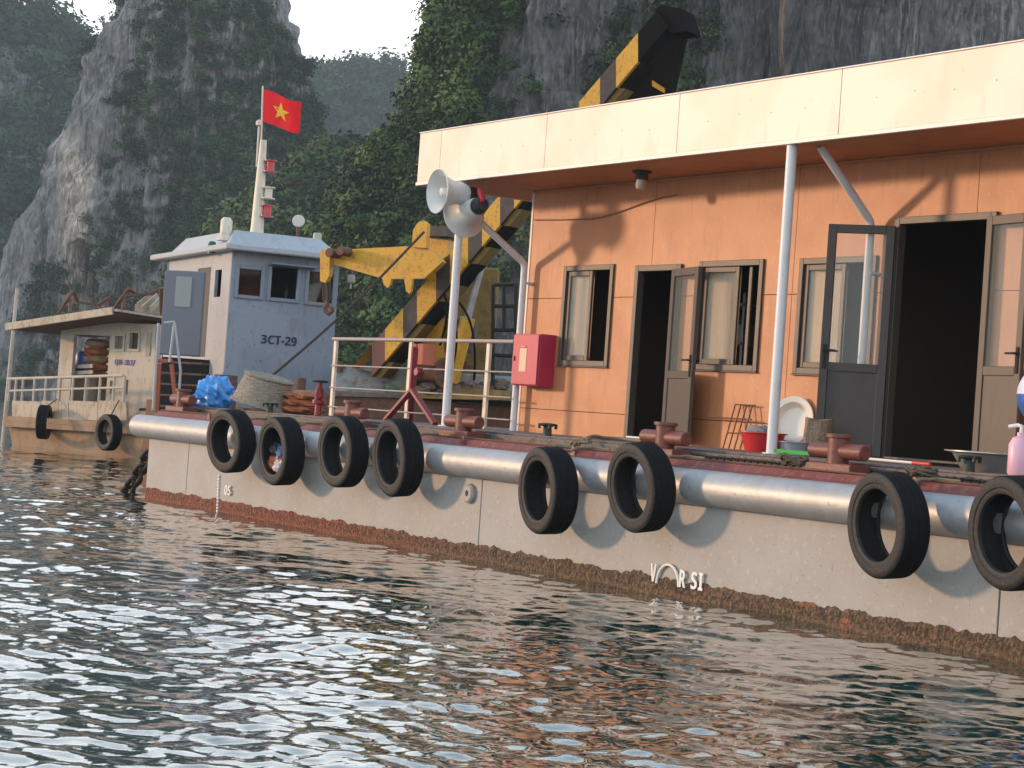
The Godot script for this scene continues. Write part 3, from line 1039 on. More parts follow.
func frame_bars(m: MB, r: Array, w: float, z0: float, z1: float, sill = true):
	# a rectangular ring of bars
	m.span(Vector3(r[0], r[2], z0), Vector3(r[0] + w, r[3], z1), 0.004)
	m.span(Vector3(r[1] - w, r[2], z0), Vector3(r[1], r[3], z1), 0.004)
	m.span(Vector3(r[0] + w + 0.001, r[3] - w, z0), Vector3(r[1] - w - 0.001, r[3], z1), 0.004)
	if sill:
		m.span(Vector3(r[0] + w + 0.001, r[2], z0), Vector3(r[1] - w - 0.001, r[2] + w, z1), 0.004)
func glass():
	var g = StandardMaterial3D.new()
	g.albedo_color = Color(0.75, 0.8, 0.78, 0.10)
	g.transparency = BaseMaterial3D.TRANSPARENCY_ALPHA
	g.roughness = 0.03
	g.metallic_specular = 0.25
	return g
func build_house():
	X.wall = textured(paint(lin(0.49, 0.19, 0.075), [
		[0.006, 1, 1, 0.4, 0.75, lin(0.43, 0.165, 0.066), 0.7],
		[0.02, 1, 3, 0.6, 0.85, lin(0.53, 0.225, 0.095), 0.5],
		[0.04, 1, 5, 0.70, 0.88, lin(0.36, 0.14, 0.065), 0.55],
		[0.1, 1, 1, 0.80, 0.87, lin(0.28, 0.12, 0.06), 0.6],
		[0.05, 1, 1, 0.74, 0.85, lin(0.55, 0.27, 0.13), 0.4]], 512, 31), Vector3(0.33, 0.33, 0.33), 0.5, 0.0, T.dents, 1.6)
	X.soffit = textured(paint(lin(0.50, 0.21, 0.085), [[0.02, 1, 1, 0.5, 0.8, lin(0.40, 0.165, 0.07), 0.7]], 256, 32), Vector3(0.4, 0.4, 0.4), 0.55)
	X.fascia = textured(paint(lin(0.70, 0.59, 0.50), [
		[0.006, 1, 1, 0.4, 0.75, lin(0.65, 0.52, 0.42), 0.8],
		[0.03, 1, 4, 0.64, 0.85, lin(0.60, 0.47, 0.38), 0.5],
		[0.11, 1, 1, 0.86, 0.92, lin(0.42, 0.34, 0.26), 0.5]], 256, 33), Vector3(0.35, 0.35, 0.35), 0.42, 0.0, T.dents, 1.0)
	X.trim = flat(lin(0.74, 0.69, 0.62), 0.45)
	X.alu = textured(paint(lin(0.078, 0.062, 0.050), [[0.05, 1, 3, 0.55, 0.8, lin(0.06, 0.048, 0.04), 0.6]], 128, 34), Vector3(1.5, 1.5, 1.5), 0.5, 0.0)
	X.grey_door = textured(paint(lin(0.055, 0.05, 0.047), [[0.04, 1, 2, 0.55, 0.8, lin(0.04, 0.037, 0.035), 0.6]], 128, 35), Vector3(1.2, 1.2, 1.2), 0.6, 0.0)
	X.glass = glass()
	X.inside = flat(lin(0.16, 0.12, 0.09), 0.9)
	X.reflection_sheet = textured(paint(lin(0.58, 0.41, 0.26), [[0.06, 1, 6, 0.5, 0.8, lin(0.50, 0.34, 0.21), 0.7]], 128, 36), Vector3(2, 1, 2), 0.9)  # warm reflection of the panes put into the colour of a sheet
	var h = thing("deckhouse", Vector3(-14.0, DECK, -5.5), "orange sheet-metal deckhouse with a deep cream roof fascia on the barge", "deckhouse")
	var opens = [WIN1, DOOR1, WIN2, WIN3, DOOR2]
	var m = MB.new()
	# core wall behind the cladding
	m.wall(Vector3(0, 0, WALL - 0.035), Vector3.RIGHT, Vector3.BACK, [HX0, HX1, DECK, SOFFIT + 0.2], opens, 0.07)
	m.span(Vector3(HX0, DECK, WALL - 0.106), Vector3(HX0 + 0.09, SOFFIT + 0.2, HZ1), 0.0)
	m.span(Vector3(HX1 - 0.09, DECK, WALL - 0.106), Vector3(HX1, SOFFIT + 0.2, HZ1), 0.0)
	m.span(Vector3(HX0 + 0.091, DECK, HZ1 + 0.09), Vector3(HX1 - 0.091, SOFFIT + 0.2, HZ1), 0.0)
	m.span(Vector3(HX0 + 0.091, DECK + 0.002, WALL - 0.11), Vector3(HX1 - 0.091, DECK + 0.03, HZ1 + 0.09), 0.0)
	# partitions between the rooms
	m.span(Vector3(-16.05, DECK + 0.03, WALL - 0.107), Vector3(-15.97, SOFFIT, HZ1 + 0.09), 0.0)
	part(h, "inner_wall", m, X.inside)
	# cladding sheets
	var xs = [HX0, -18.29, -15.84, -13.31, -10.86, -8.41, HX1]
	var ys = [DECK, 1.509, 2.874, SOFFIT - 0.004]
	for i in xs.size() - 1:
		for j in 3:
			m = MB.new()
			var g = 0.004
			m.wall(Vector3(0, 0, WALL), Vector3.RIGHT, Vector3.BACK, [xs[i] + g, xs[i + 1] - g, ys[j] + (g if j > 0 else 0.0), ys[j + 1] - g], opens, 0.03)
			if m.v.size() > 0:
				part(h, "wall_sheet", m, X.wall)
	m = MB.new()
	m.span(Vector3(HX0 - 0.03, DECK, WALL + 0.008), Vector3(HX0 + 0.012, SOFFIT - 0.004, WALL - 0.05), 0.003)
	part(h, "corner_trim", m, X.trim)
	m = MB.new()
	m.span(Vector3(HX0 - 0.008, DECK, WALL - 0.05), Vector3(HX0 - 0.001, SOFFIT - 0.004, HZ1), 0.0)
	part(h, "end_sheet", m, X.wall)
	# moulding under the soffit
	m = MB.new()
	m.span(Vector3(HX0, SOFFIT - 0.03, WALL + 0.022), Vector3(HX1, SOFFIT - 0.002, WALL + 0.002), 0.003)
	part(h, "wall_moulding", m, X.soffit)
	# roof
	var RX0 = -21.82; var RX1 = -5.2
	m = MB.new()
	m.span(Vector3(RX0 + 0.03, SOFFIT + 0.012, FASCIA - 0.03), Vector3(RX1, ROOF - 0.05, HZ1 - 0.5), 0.0)
	part(h, "roof_core", m, X.inside)
	m = MB.new()
	m.span(Vector3(RX0 + 0.035, SOFFIT, FASCIA - 0.035), Vector3(RX1, SOFFIT + 0.011, HZ1 - 0.5), 0.0)
	part(h, "soffit", m, X.soffit)
	m = MB.new()
	m.span(Vector3(RX0 - 0.01, ROOF - 0.045, FASCIA + 0.01), Vector3(RX1, ROOF - 0.03, HZ1 - 0.5), 0.004)
	part(h, "roof_sheet", m, X.trim)
	var fx = [RX0, -21.29, -18.97, -16.52, -14.06, -11.62, -9.18, -6.74, RX1]
	for i in fx.size() - 1:
		m = MB.new()
		m.span(Vector3(fx[i] + 0.003, SOFFIT + 0.035, FASCIA), Vector3(fx[i + 1] - 0.003, ROOF - 0.047, FASCIA - 0.028), 0.003)
		part(h, "fascia_panel", m, X.fascia)
	for i in 3:
		m = MB.new()
		var z0 = FASCIA - 0.03 - i * 2.1
		m.span(Vector3(RX0, SOFFIT + 0.035, z0), Vector3(RX0 + 0.028, ROOF - 0.047, z0 - 2.09), 0.003)
		part(h, "fascia_panel", m, X.fascia)
	m = MB.new()
	m.span(Vector3(RX0 - 0.012, SOFFIT - 0.006, FASCIA + 0.012), Vector3(RX1, SOFFIT + 0.034, FASCIA - 0.032), 0.003)
	m.span(Vector3(RX0 - 0.012, SOFFIT - 0.006, FASCIA - 0.033), Vector3(RX0 + 0.033, SOFFIT + 0.034, HZ1 - 0.5), 0.003)
	part(h, "edge_trim", m, X.trim)
	# rivets on the fascia
	m = MB.new()
	for i in range(1, fx.size() - 1):
		for k in range(1, 5):
			var x = lerp(fx[i], fx[i + 1], k / 5.0)
			m.lathe([Vector2(0.0, 0.004), Vector2(0.005, 0.003), Vector2(0.008, 0.0)], 8, Transform3D(Basis(Vector3(1, 0, 0), Vector3(0, 0, 1), Vector3(0, -1, 0)), Vector3(x, 4.56 + 0.02 * sin(k * 2.3 + i), FASCIA)))
	var rv = part(h, "rivets", m, flat(lin(0.3, 0.25, 0.2), 0.5))
	rv.set_meta("kind", "stuff")
	# posts under the roof edge
	for x in [-20.82, -14.77, -8.72]:
		m = MB.new()
		m.tube([Vector3(x, DECK, FASCIA - 0.06), Vector3(x, SOFFIT + 0.004, FASCIA - 0.06)], 0.052, 18)
		m.lathe([Vector2(0.0, 0.012), Vector2(0.09, 0.012), Vector2(0.09, 0.0)], 18, Transform3D(Basis.IDENTITY, Vector3(x, DECK, FASCIA - 0.06)))
		part(h, "post", m, X.post)
	# rainwater pipes bent in from the roof edge to the wall
	for q in [[-20.74, 3.30, FASCIA - 0.06, on_z(455.0, 208.0, FASCIA - 0.06).y], [-14.60, 3.56, -2.57, SOFFIT + 0.004]]:
		m = MB.new()
		var b0 = Vector3(q[0], q[3], q[2]); var b1 = Vector3(q[0], q[1], WALL + 0.12); var b2 = Vector3(q[0], DECK, WALL + 0.12)
		var d0 = (b0 - b1).normalized()
		m.tube([b0, b0 - d0 * 0.1, b1 + d0 * 0.06, b1 + d0 * 0.02 + Vector3.DOWN * 0.01, b1 + Vector3.DOWN * 0.05, b1 + Vector3.DOWN * 0.12, b2], 0.043, 16)
		part(h, "rain_pipe", m, X.post)
		for yy in [3.05, 1.9]:
			m = MB.new()
			m.span(Vector3(q[0] - 0.055, yy, WALL + 0.002), Vector3(q[0] + 0.055, yy + 0.025, WALL + 0.13), 0.003)
			part(h, "pipe_clip", m, X.post)
	# cable sagging below the soffit
	m = MB.new()
	var cb = []
	for k in 25:
		var t = k / 24.0
		cb.append(Vector3(lerp(-17.9, -20.75, t), 4.02 - 0.22 * smoothstep(0.0, 0.6, t) + 0.06 * t * t, WALL + 0.02))
	m.tube(cb, 0.007, 6)
	part(h, "cable", m, flat(lin(0.3, 0.15, 0.09), 0.6))
	# windows
	for wi in 3:
		var r = [WIN1, WIN2, WIN3][wi]
		m = MB.new()
		frame_bars(m, [r[0] - 0.03, r[1] + 0.03, r[2] - 0.03, r[3] + 0.03], 0.065, WALL + 0.028, WALL + 0.001)
		m.span(Vector3(r[0] - 0.04, r[2] - 0.045, WALL + 0.036), Vector3(r[1] + 0.04, r[2] - 0.031, WALL + 0.001), 0.003)
		var wn = part(h, "window_frame", m, X.alu)
		# sashes: the left one shut over a cream sheet standing in for warm reflection, the right one slid open
		var mid = lerp(r[0], r[1], [0.56, 0.62, 0.60][wi])
		m = MB.new()
		var s = [r[0] + 0.036, mid, r[2] + 0.036, r[3] - 0.036]
		frame_bars(m, s, 0.06, WALL - 0.002, WALL - 0.032)
		part(wn, "sash", m, X.alu)
		m = MB.new()
		m.span(Vector3(s[0] + 0.058, s[2] + 0.058, WALL - 0.015), Vector3(s[1] - 0.058, s[3] - 0.058, WALL - 0.019), 0.0)
		part(wn, "pane", m, X.glass)
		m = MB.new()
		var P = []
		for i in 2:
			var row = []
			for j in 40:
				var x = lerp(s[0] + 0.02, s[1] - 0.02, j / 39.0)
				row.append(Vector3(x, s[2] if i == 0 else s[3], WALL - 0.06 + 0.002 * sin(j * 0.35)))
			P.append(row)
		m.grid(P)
		part(wn, "reflection_sheet", m, X.reflection_sheet)
		if wi == 1:
			m = MB.new()
			m.span(Vector3(mid + 0.13, r[2] + 0.036, WALL - 0.034), Vector3(mid + 0.18, r[3] - 0.036, WALL - 0.06), 0.004)
			part(wn, "mullion", m, X.alu)
	# doors: frame and leaf (hinge at x, angle measured from the wall, handed)
	for di in 2:
		var r = [DOOR1, DOOR2][di]
		m = MB.new()
		frame_bars(m, [r[0] - 0.0, r[1] + 0.0, r[2], r[3]], 0.07, WALL + 0.035, WALL - 0.06, false)
		part(h, "door_frame", m, X.alu)
		m = MB.new()
		m.span(Vector3(r[0] + 0.07, DECK + 0.03, WALL + 0.05), Vector3(r[1] - 0.07, DECK + 0.052, WALL - 0.12), 0.005)
		part(h, "threshold", m, X.post if di == 0 else X.deck)
	leaf(h, Vector3(-17.79, 0, WALL + 0.065), 0.72, DECK + 0.04, 3.17, deg_to_rad(14.0), 1.0, X.alu)
	leaf(h, Vector3(-14.31, 0, WALL + 0.06), 0.66, DECK + 0.04, 3.52, deg_to_rad(180.0 - 36.0), 1.0, X.grey_door)
	leaf(h, Vector3(-13.10, 0, WALL + 0.06), 0.62, DECK + 0.04, 3.56, deg_to_rad(9.0), 1.0, X.alu)
# a glazed metal door leaf standing open; it reaches out from its hinge along (cos a, 0, sin a)
func leaf(h, hinge: Vector3, w: float, y0: float, y1: float, a: float, _hand: float, mat):
	var u = Vector3(cos(a), 0, sin(a))
	var nz = Vector3(-sin(a), 0, cos(a))
	var bs = Basis(u, Vector3.UP, u.cross(Vector3.UP))
	var o = hinge + Vector3(0, y0, 0)
	var H = y1 - y0
	var mid = H * 0.36
	var m = MB.new()
	var t = 0.045
	for q in [[0.0, 0.085, 0.0, H], [w - 0.085, w, 0.0, H], [0.086, w - 0.086, H - 0.085, H], [0.086, w - 0.086, 0.0, 0.11], [0.086, w - 0.086, mid, mid + 0.085]]:
		m.box(o + u * ((q[0] + q[1]) * 0.5) + Vector3.UP * ((q[2] + q[3]) * 0.5), Vector3(q[1] - q[0], q[3] - q[2], t), 0.004, bs)
	var d = part(h, "door_leaf", m, mat)
	m = MB.new()
	m.box(o + u * (w * 0.5) + Vector3.UP * ((0.11 + mid) * 0.5), Vector3(w - 0.172, mid - 0.112, 0.018), 0.0, bs)
	part(d, "door_panel", m, mat)
	m = MB.new()
	m.box(o + u * (w * 0.5) + Vector3.UP * ((mid + 0.085 + H - 0.085) * 0.5), Vector3(w - 0.172, H - 0.17 - mid - 0.002, 0.006), 0.0, bs)
	part(d, "pane", m, X.glass)
	m = MB.new()
	var hp = o + u * (w - 0.045) + Vector3.UP * (mid + 0.14)
	for s in [-1.0, 1.0]:
		m.box(hp + nz * s * 0.028, Vector3(0.04, 0.24, 0.012), 0.003, bs)
		m.box(hp + nz * s * 0.05 + Vector3.UP * 0.06, Vector3(0.02, 0.02, 0.05), 0.0, bs)
		m.box(hp + nz * s * 0.075 - u * 0.05 + Vector3.UP * 0.06, Vector3(0.13, 0.02, 0.018), 0.004, bs)
	part(d, "handle", m, X.dark)

func build_house_things():
	# what can be made out inside
	var s = thing("shelf_rack", Vector3(-18.2, DECK, -4.6), "dim metal shelf rack with boxes inside the narrow doorway", "shelf")
	var m = MB.new()
	for q in [[-18.75, -4.4], [-17.75, -4.4], [-18.75, -4.85], [-17.75, -4.85]]:
		m.span(Vector3(q[0] - 0.02, DECK + 0.03, q[1] - 0.02), Vector3(q[0] + 0.02, 3.0, q[1] + 0.02), 0.0)
	part(s, "upright", m, flat(lin(0.25, 0.25, 0.25), 0.5, 0.4))
	for k in 4:
		m = MB.new()
		m.span(Vector3(-18.78, 1.5 + k * 0.45, -4.38), Vector3(-17.72, 1.53 + k * 0.45, -4.87), 0.0)
		part(s, "shelf", m, flat(lin(0.2, 0.19, 0.18), 0.6))
	for k in 6:
		rng.seed = 40 + k
		m = MB.new()
		var x = -18.6 + (k % 3) * 0.32
		var y = 1.53 + (k / 3) * 0.9
		m.span(Vector3(x, y, -4.45), Vector3(x + rng.randf_range(0.18, 0.28), y + rng.randf_range(0.15, 0.32), -4.75), 0.01)
		part(s, "box", m, flat([lin(0.3, 0.2, 0.12), lin(0.12, 0.16, 0.2), lin(0.22, 0.2, 0.18)][k % 3], 0.8))
	var t = thing("bench", Vector3(-13.6, DECK, -6.4), "low wooden bench in the dark room behind the double doorway", "bench")
	m = MB.new()
	m.span(Vector3(-15.6, 1.62, -6.1), Vector3(-12.0, 1.68, -7.0), 0.01)
	part(t, "seat", m, flat(lin(0.24, 0.16, 0.1), 0.6))
	for x in [-15.5, -12.15]:
		m = MB.new()
		m.span(Vector3(x, DECK + 0.03, -6.15), Vector3(x + 0.06, 1.62, -6.95), 0.0)
		part(t, "leg", m, flat(lin(0.2, 0.13, 0.08), 0.6))
	# fire hose cabinet
	var c0 = on_z(513.8, 333.5, -3.17); var c1 = on_z(535.8, 386.0, -3.17)
	var cb = thing("fire_hose_cabinet", Vector3((c0.x + c1.x) * 0.5, c1.y, -3.3), "pink-red metal fire hose cabinet with a small cream label on the deckhouse corner", "cabinet")
	var pink = textured(paint(lin(0.46, 0.022, 0.075), [[0.03, 1, 2, 0.55, 0.85, lin(0.38, 0.03, 0.08), 0.7]], 128, 41), Vector3(1, 1, 1), 0.45)
	m = MB.new()
	m.span(Vector3(c0.x, c1.y, -3.195), Vector3(c1.x, c0.y, WALL + 0.002), 0.006)
	part(cb, "body", m, pink)
	m = MB.new()
	m.span(Vector3(c0.x + 0.008, c1.y + 0.012, -3.17), Vector3(c1.x - 0.008, c0.y - 0.012, -3.193), 0.005)
	var dr = part(cb, "door", m, pink)
	m = MB.new()
	m.span(Vector3(c0.x + 0.17, c1.y + 0.17, -3.166), Vector3(c0.x + 0.32, c0.y - 0.18, -3.1695), 0.0)
	part(dr, "label", m, flat(lin(0.72, 0.52, 0.36), 0.6))
	m = MB.new()
	m.span(Vector3(c0.x + 0.19, c0.y - 0.17, -3.16), Vector3(c0.x + 0.30, c0.y - 0.15, -3.169), 0.002)
	part(dr, "latch", m, flat(lin(0.25, 0.12, 0.1), 0.4, 0.5))
	m = MB.new()
	m.span(Vector3(c0.x + 0.04, c1.y + 0.30, -3.15), Vector3(c0.x + 0.06, c1.y + 0.36, -3.169), 0.002)
	part(dr, "latch", m, flat(lin(0.25, 0.12, 0.1), 0.4, 0.5))
	# jar lamp on the soffit
	var lp = on_y(642.0, 171.0, SOFFIT)
	var l = thing("jar_lamp", lp, "dark bulkhead lamp with a clear jar hanging under the soffit, unlit", "lamp")
	m = MB.new()
	m.lathe([Vector2(0.0, 0.0), Vector2(0.11, 0.0), Vector2(0.11, -0.02), Vector2(0.075, -0.04), Vector2(0.075, -0.1), Vector2(0.0, -0.1)], 18, Transform3D(Basis.IDENTITY, lp))
	part(l, "fitting", m, flat(lin(0.05, 0.045, 0.04), 0.6))
	m = MB.new()
	m.lathe([Vector2(0.06, -0.1), Vector2(0.062, -0.17), Vector2(0.05, -0.2), Vector2(0.0, -0.215)], 18, Transform3D(Basis.IDENTITY, lp))
	part(l, "jar", m, flat(lin(0.45, 0.36, 0.28), 0.15))
	# horn loudspeakers on the end post
	var horn_white = textured(paint(lin(0.66, 0.68, 0.66), [[0.03, 1, 1, 0.6, 0.85, lin(0.52, 0.52, 0.48), 0.6]], 128, 42), Vector3(2, 2, 2), 0.4)
	for k in 2:
		var mouth = on_z(437.5, 191.0, -1.93) if k == 0 else on_z(464.0, 216.0, -2.40)
		var ax = Vector3(-0.05, -0.02, 1.0).normalized() if k == 0 else Vector3(-0.95, -0.22, -0.12).normalized()
		var hn = thing("horn_loudspeaker", mouth, ["white horn loudspeaker facing out over the water, on the roof post", "white horn loudspeaker pointing along the barge, lower on the roof post"][k], "loudspeaker", "horn loudspeakers on the roof post")
		var y = ax
		var x = y.cross(Vector3.UP).normalized()
		var xf = Transform3D(Basis(x, y, x.cross(y)), mouth)
		m = MB.new()
		m.lathe([Vector2(0.262, 0.012), Vector2(0.272, 0.006), Vector2(0.272, -0.006), Vector2(0.255, -0.012), Vector2(0.205, -0.07), Vector2(0.165, -0.15), Vector2(0.14, -0.25), Vector2(0.125, -0.36), Vector2(0.11, -0.40)], 40, xf)
		m.lathe([Vector2(0.262, 0.012), Vector2(0.25, -0.01), Vector2(0.195, -0.07), Vector2(0.155, -0.15), Vector2(0.128, -0.25), Vector2(0.11, -0.36), Vector2(0.0, -0.37)], 40, xf)
		part(hn, "horn", m, horn_white)
		m = MB.new()
		m.lathe([Vector2(0.0, -0.03), Vector2(0.045, -0.05), Vector2(0.055, -0.09), Vector2(0.05, -0.33)], 20, xf)
		part(hn, "reflex_cone", m, horn_white)
		m = MB.new()
		m.lathe([Vector2(0.085, -0.38), Vector2(0.095, -0.40), Vector2(0.095, -0.50), Vector2(0.075, -0.53), Vector2(0.0, -0.535)], 24, xf)
		part(hn, "driver", m, flat(lin(0.03, 0.03, 0.032), 0.5))
		m = MB.new()
		m.bar(mouth - ax * 0.32 + Vector3(0, -0.10, 0), Vector3(-20.82, mouth.y - 0.16, FASCIA - 0.06), 0.04, 0.012, Vector3.FORWARD)
		m.bar(mouth - ax * 0.32 + Vector3(0, 0.10, 0), Vector3(-20.82, mouth.y + 0.05, FASCIA - 0.06), 0.04, 0.012, Vector3.FORWARD)
		part(hn, "bracket", m, X.post)
		if k == 1:
			m = MB.new()
			m.bar(mouth - ax * 0.40 + Vector3(0.0, 0.20, 0.0), mouth - ax * 0.56 + Vector3(0, 0.02, 0.02), 0.06, 0.05, Vector3.UP, 0.01)
			part(hn, "red_strap", m, flat(lin(0.6, 0.03, 0.04), 0.5))
	# things set down against the wall
	var wz = WALL + 0.05
	var rk = thing("wire_rack", on_z(738.0, 447.0, wz), "small rusty wire rack leaning against the orange wall", "rack")
	m = MB.new()
	var r0 = on_z(724.5, 447.0, wz + 0.12); var r1 = on_z(755.0, 405.5, wz)
	var bl = Vector3(r0.x, DECK + 0.005, wz + 0.14); var br = Vector3(r1.x - 0.03, DECK + 0.005, wz + 0.14)
	var tl = Vector3(r0.x, r1.y, wz + 0.01); var tr = Vector3(r1.x - 0.03, r1.y, wz + 0.01)
	for k in 4:
		m.tube([bl.lerp(br, k / 3.0), tl.lerp(tr, k / 3.0)], 0.008, 6)
	for t2 in [0.35, 0.68, 1.0]:
		m.tube([bl.lerp(tl, t2) - Vector3(0.4 if t2 == 0.68 else 0.0, 0, 0), br.lerp(tr, t2) + Vector3(0.05, 0, 0)], 0.008, 6)
	part(rk, "wires", m, X.rust)
	# white oval tray
	var tc = on_z(791.0, 421.0, wz + 0.10)
	var ty = thing("white_basin", Vector3(tc.x, DECK, wz + 0.1), "large white plastic basin standing on edge against the wall", "basin")
	m = MB.new()
	var up = Vector3(0.0, 0.96, -0.28).normalized()
	var nn = Vector3(0.42, 0.25, 0.87).normalized()
	var xx = up.cross(nn).normalized()
	up = nn.cross(xx)
	var txf = Transform3D(Basis(xx * 1.02, nn, up * 1.12), tc)
	m.lathe([Vector2(0.0, -0.085), Vector2(0.15, -0.085), Vector2(0.175, -0.05), Vector2(0.185, 0.0), Vector2(0.235, 0.012), Vector2(0.24, 0.0), Vector2(0.20, -0.01), Vector2(0.185, -0.06), Vector2(0.16, -0.1), Vector2(0.0, -0.1)], 40, txf)
	part(ty, "bowl", m, flat(lin(0.85, 0.80, 0.70), 0.35))
	# basins
	for q in [[762.0, "red_basin", "red plastic basin on deck behind the white roof post", lin(0.55, 0.03, 0.035), 0.24, 0.20, -2.95], [794.0, "grey_basin", "small blue-grey plastic basin on deck beside the red basin", lin(0.26, 0.30, 0.37), 0.15, 0.13, -2.55]]:
		var p = on_z(q[0], 447.0, q[6])
		var bn = thing(q[1], Vector3(p.x, DECK, q[6]), q[2], "basin")
		m = MB.new()
		var R = q[4]; var H = q[5]
		m.lathe([Vector2(0.0, 0.0), Vector2(R * 0.72, 0.0), Vector2(R * 0.95, H * 0.92), Vector2(R * 1.06, H * 0.94), Vector2(R * 1.06, H), Vector2(R * 0.93, H), Vector2(R * 0.70, 0.012), Vector2(0.0, 0.012)], 32, Transform3D(Basis.IDENTITY, Vector3(p.x, DECK + 0.002, q[6])))
		part(bn, "bowl", m, flat(q[3], 0.35))
	# grey cloth in the red basin
	var gp = on_z(757.0, 436.0, -2.95)
	var gc = thing("wet_cloth", Vector3(gp.x, DECK + 0.1, -2.95), "grey cloth heaped in the red basin", "cloth")
	m = MB.new()
	crumple(m, Vector3(gp.x + 0.02, DECK + 0.17, -2.95), Vector3(0.16, 0.1, 0.14), 77, 0.5)
	part(gc, "heap", m, flat(lin(0.22, 0.22, 0.24), 0.9))
	# log
	var lg = on_z(817.0, 450.0, -2.75)
	var st = thing("chopping_log", Vector3(lg.x, DECK, -2.75), "upright weathered wooden log beside the open dark door leaf", "log")
	m = MB.new()
	var pf = []
	var fnl = smooth_noise(55, 3.0, 2)
	var P = []
	for i in 7:
		var row = []
		for j in 21:
			var an = TAU * (j % 20) / 20.0
			var rr = 0.13 + 0.022 * fnl.get_noise_3d(cos(an) * 0.4, i * 0.05, sin(an) * 0.4)
			row.append(Vector3(lg.x + cos(an) * rr, DECK + 0.002 + 0.36 * i / 6.0 + (0.02 * sin(an * 2.0) if i == 6 else 0.0), -2.75 - sin(an) * rr))
		P.append(row)
	m.grid(P)
	var capc = Vector3(lg.x, DECK + 0.365, -2.75)
	for j in 20: m.face([P[6][j], P[6][j + 1], capc], Vector3.UP)
	var bark = textured(paint(lin(0.27, 0.19, 0.125), [[0.05, 1, 5, 0.45, 0.7, lin(0.15, 0.10, 0.07), 0.8], [0.08, 1, 3, 0.66, 0.8, lin(0.38, 0.29, 0.2), 0.7]], 256, 43), Vector3(2, 1.5, 2), 0.9, 0.0, T.grain, 1.0)
	part(st, "trunk", m, bark)
	# broom lying on deck
	var b0 = on_z(786.0, 455.5, -0.95); var b1 = on_z(930.0, 466.5, -1.05)
	b0.y = DECK + 0.055; b1.y = DECK + 0.045
	var brm = thing("broom", b0, "green broom with a white handle and red grip lying on deck", "broom")
	var dirb = (b1 - b0).normalized()
	m = MB.new()
	m.tube([b0 + dirb * 0.30, b1 - dirb * 0.18], 0.012, 8)
	part(brm, "handle", m, X.trim)
	m = MB.new()
	m.tube([b1 - dirb * 0.18, b1], 0.017, 8)
	part(brm, "grip", m, flat(lin(0.6, 0.03, 0.03), 0.4))
	m = MB.new()
	var acr = dirb.cross(Vector3.UP).normalized()
	m.prism([Vector2(-0.15, 0.0), Vector2(0.02, -0.12), Vector2(0.32, -0.03), Vector2(0.32, 0.03), Vector2(0.02, 0.12)], 0.03, Transform3D(Basis(dirb, acr, dirb.cross(acr)), b0))
	part(brm, "head", m, flat(lin(0.06, 0.45, 0.05), 0.5))
	# silver wash basin
	var wp = on_z(992.0, 466.0, -0.95)
	var wb = thing("silver_basin", Vector3(wp.x, DECK, -0.95), "wide dull silver metal basin on deck beside the deck socket", "basin")
	m = MB.new()
	m.lathe([Vector2(0.0, 0.0), Vector2(0.22, 0.0), Vector2(0.30, 0.13), Vector2(0.36, 0.142), Vector2(0.36, 0.15), Vector2(0.295, 0.142), Vector2(0.21, 0.012), Vector2(0.0, 0.012)], 40, Transform3D(Basis.IDENTITY, Vector3(wp.x, DECK + 0.024, -0.95)))
	part(wb, "bowl", m, flat(lin(0.42, 0.42, 0.42), 0.38, 0.6))
	# pink pump bottle and blue-white buoy
	var pp = on_z(1019.0, 470.0, -0.55)
	var pb = thing("pink_bottle", Vector3(pp.x, DECK, -0.55), "pale pink pump bottle beside the silver basin", "bottle")
	m = MB.new()
	m.lathe([Vector2(0.0, 0.0), Vector2(0.075, 0.0), Vector2(0.085, 0.02), Vector2(0.085, 0.22), Vector2(0.06, 0.27), Vector2(0.03, 0.285), Vector2(0.03, 0.31), Vector2(0.0, 0.31)], 20, Transform3D(Basis.IDENTITY, Vector3(pp.x, DECK + 0.024, -0.55)))
	part(pb, "body", m, flat(lin(0.72, 0.42, 0.52), 0.35))
	m = MB.new()
	m.tube([Vector3(pp.x, DECK + 0.33, -0.55), Vector3(pp.x, DECK + 0.38, -0.55), Vector3(pp.x - 0.03, DECK + 0.385, -0.545), Vector3(pp.x - 0.10, DECK + 0.37, -0.53)], 0.016, 8)
	part(pb, "pump", m, flat(lin(0.7, 0.65, 0.62), 0.4))
	var bp = on_z(1050.0, 396.0, -0.75)
	var by = thing("ball_float", Vector3(bp.x, DECK, -0.75), "blue and white plastic ball float on a stand at the deck edge", "float")
	var ball = []
	var ball2 = []
	for k in 9: ball.append(Vector2(0.235 * cos(-PI / 2 + PI * 0.5 * k / 8.0), 0.235 * sin(-PI / 2 + PI * 0.5 * k / 8.0)))
	for k in 9: ball2.append(Vector2(0.235 * cos(PI * 0.5 * k / 8.0), 0.235 * sin(PI * 0.5 * k / 8.0)))
	m = MB.new(); m.lathe(ball, 28, Transform3D(Basis.IDENTITY, bp)); part(by, "blue_half", m, flat(lin(0.05, 0.13, 0.42), 0.3))
	m = MB.new(); m.lathe(ball2, 28, Transform3D(Basis.IDENTITY, bp)); part(by, "white_half", m, flat(lin(0.62, 0.66, 0.78), 0.3))
	m = MB.new()
	m.lathe([Vector2(0.16, 0.0), Vector2(0.05, 0.03), Vector2(0.035, 0.1), Vector2(0.035, bp.y - DECK - 0.25), Vector2(0.1, bp.y - DECK - 0.18)], 16, Transform3D(Basis.IDENTITY, Vector3(bp.x, DECK + 0.024, -0.75)))
	part(by, "stand", m, X.dark)

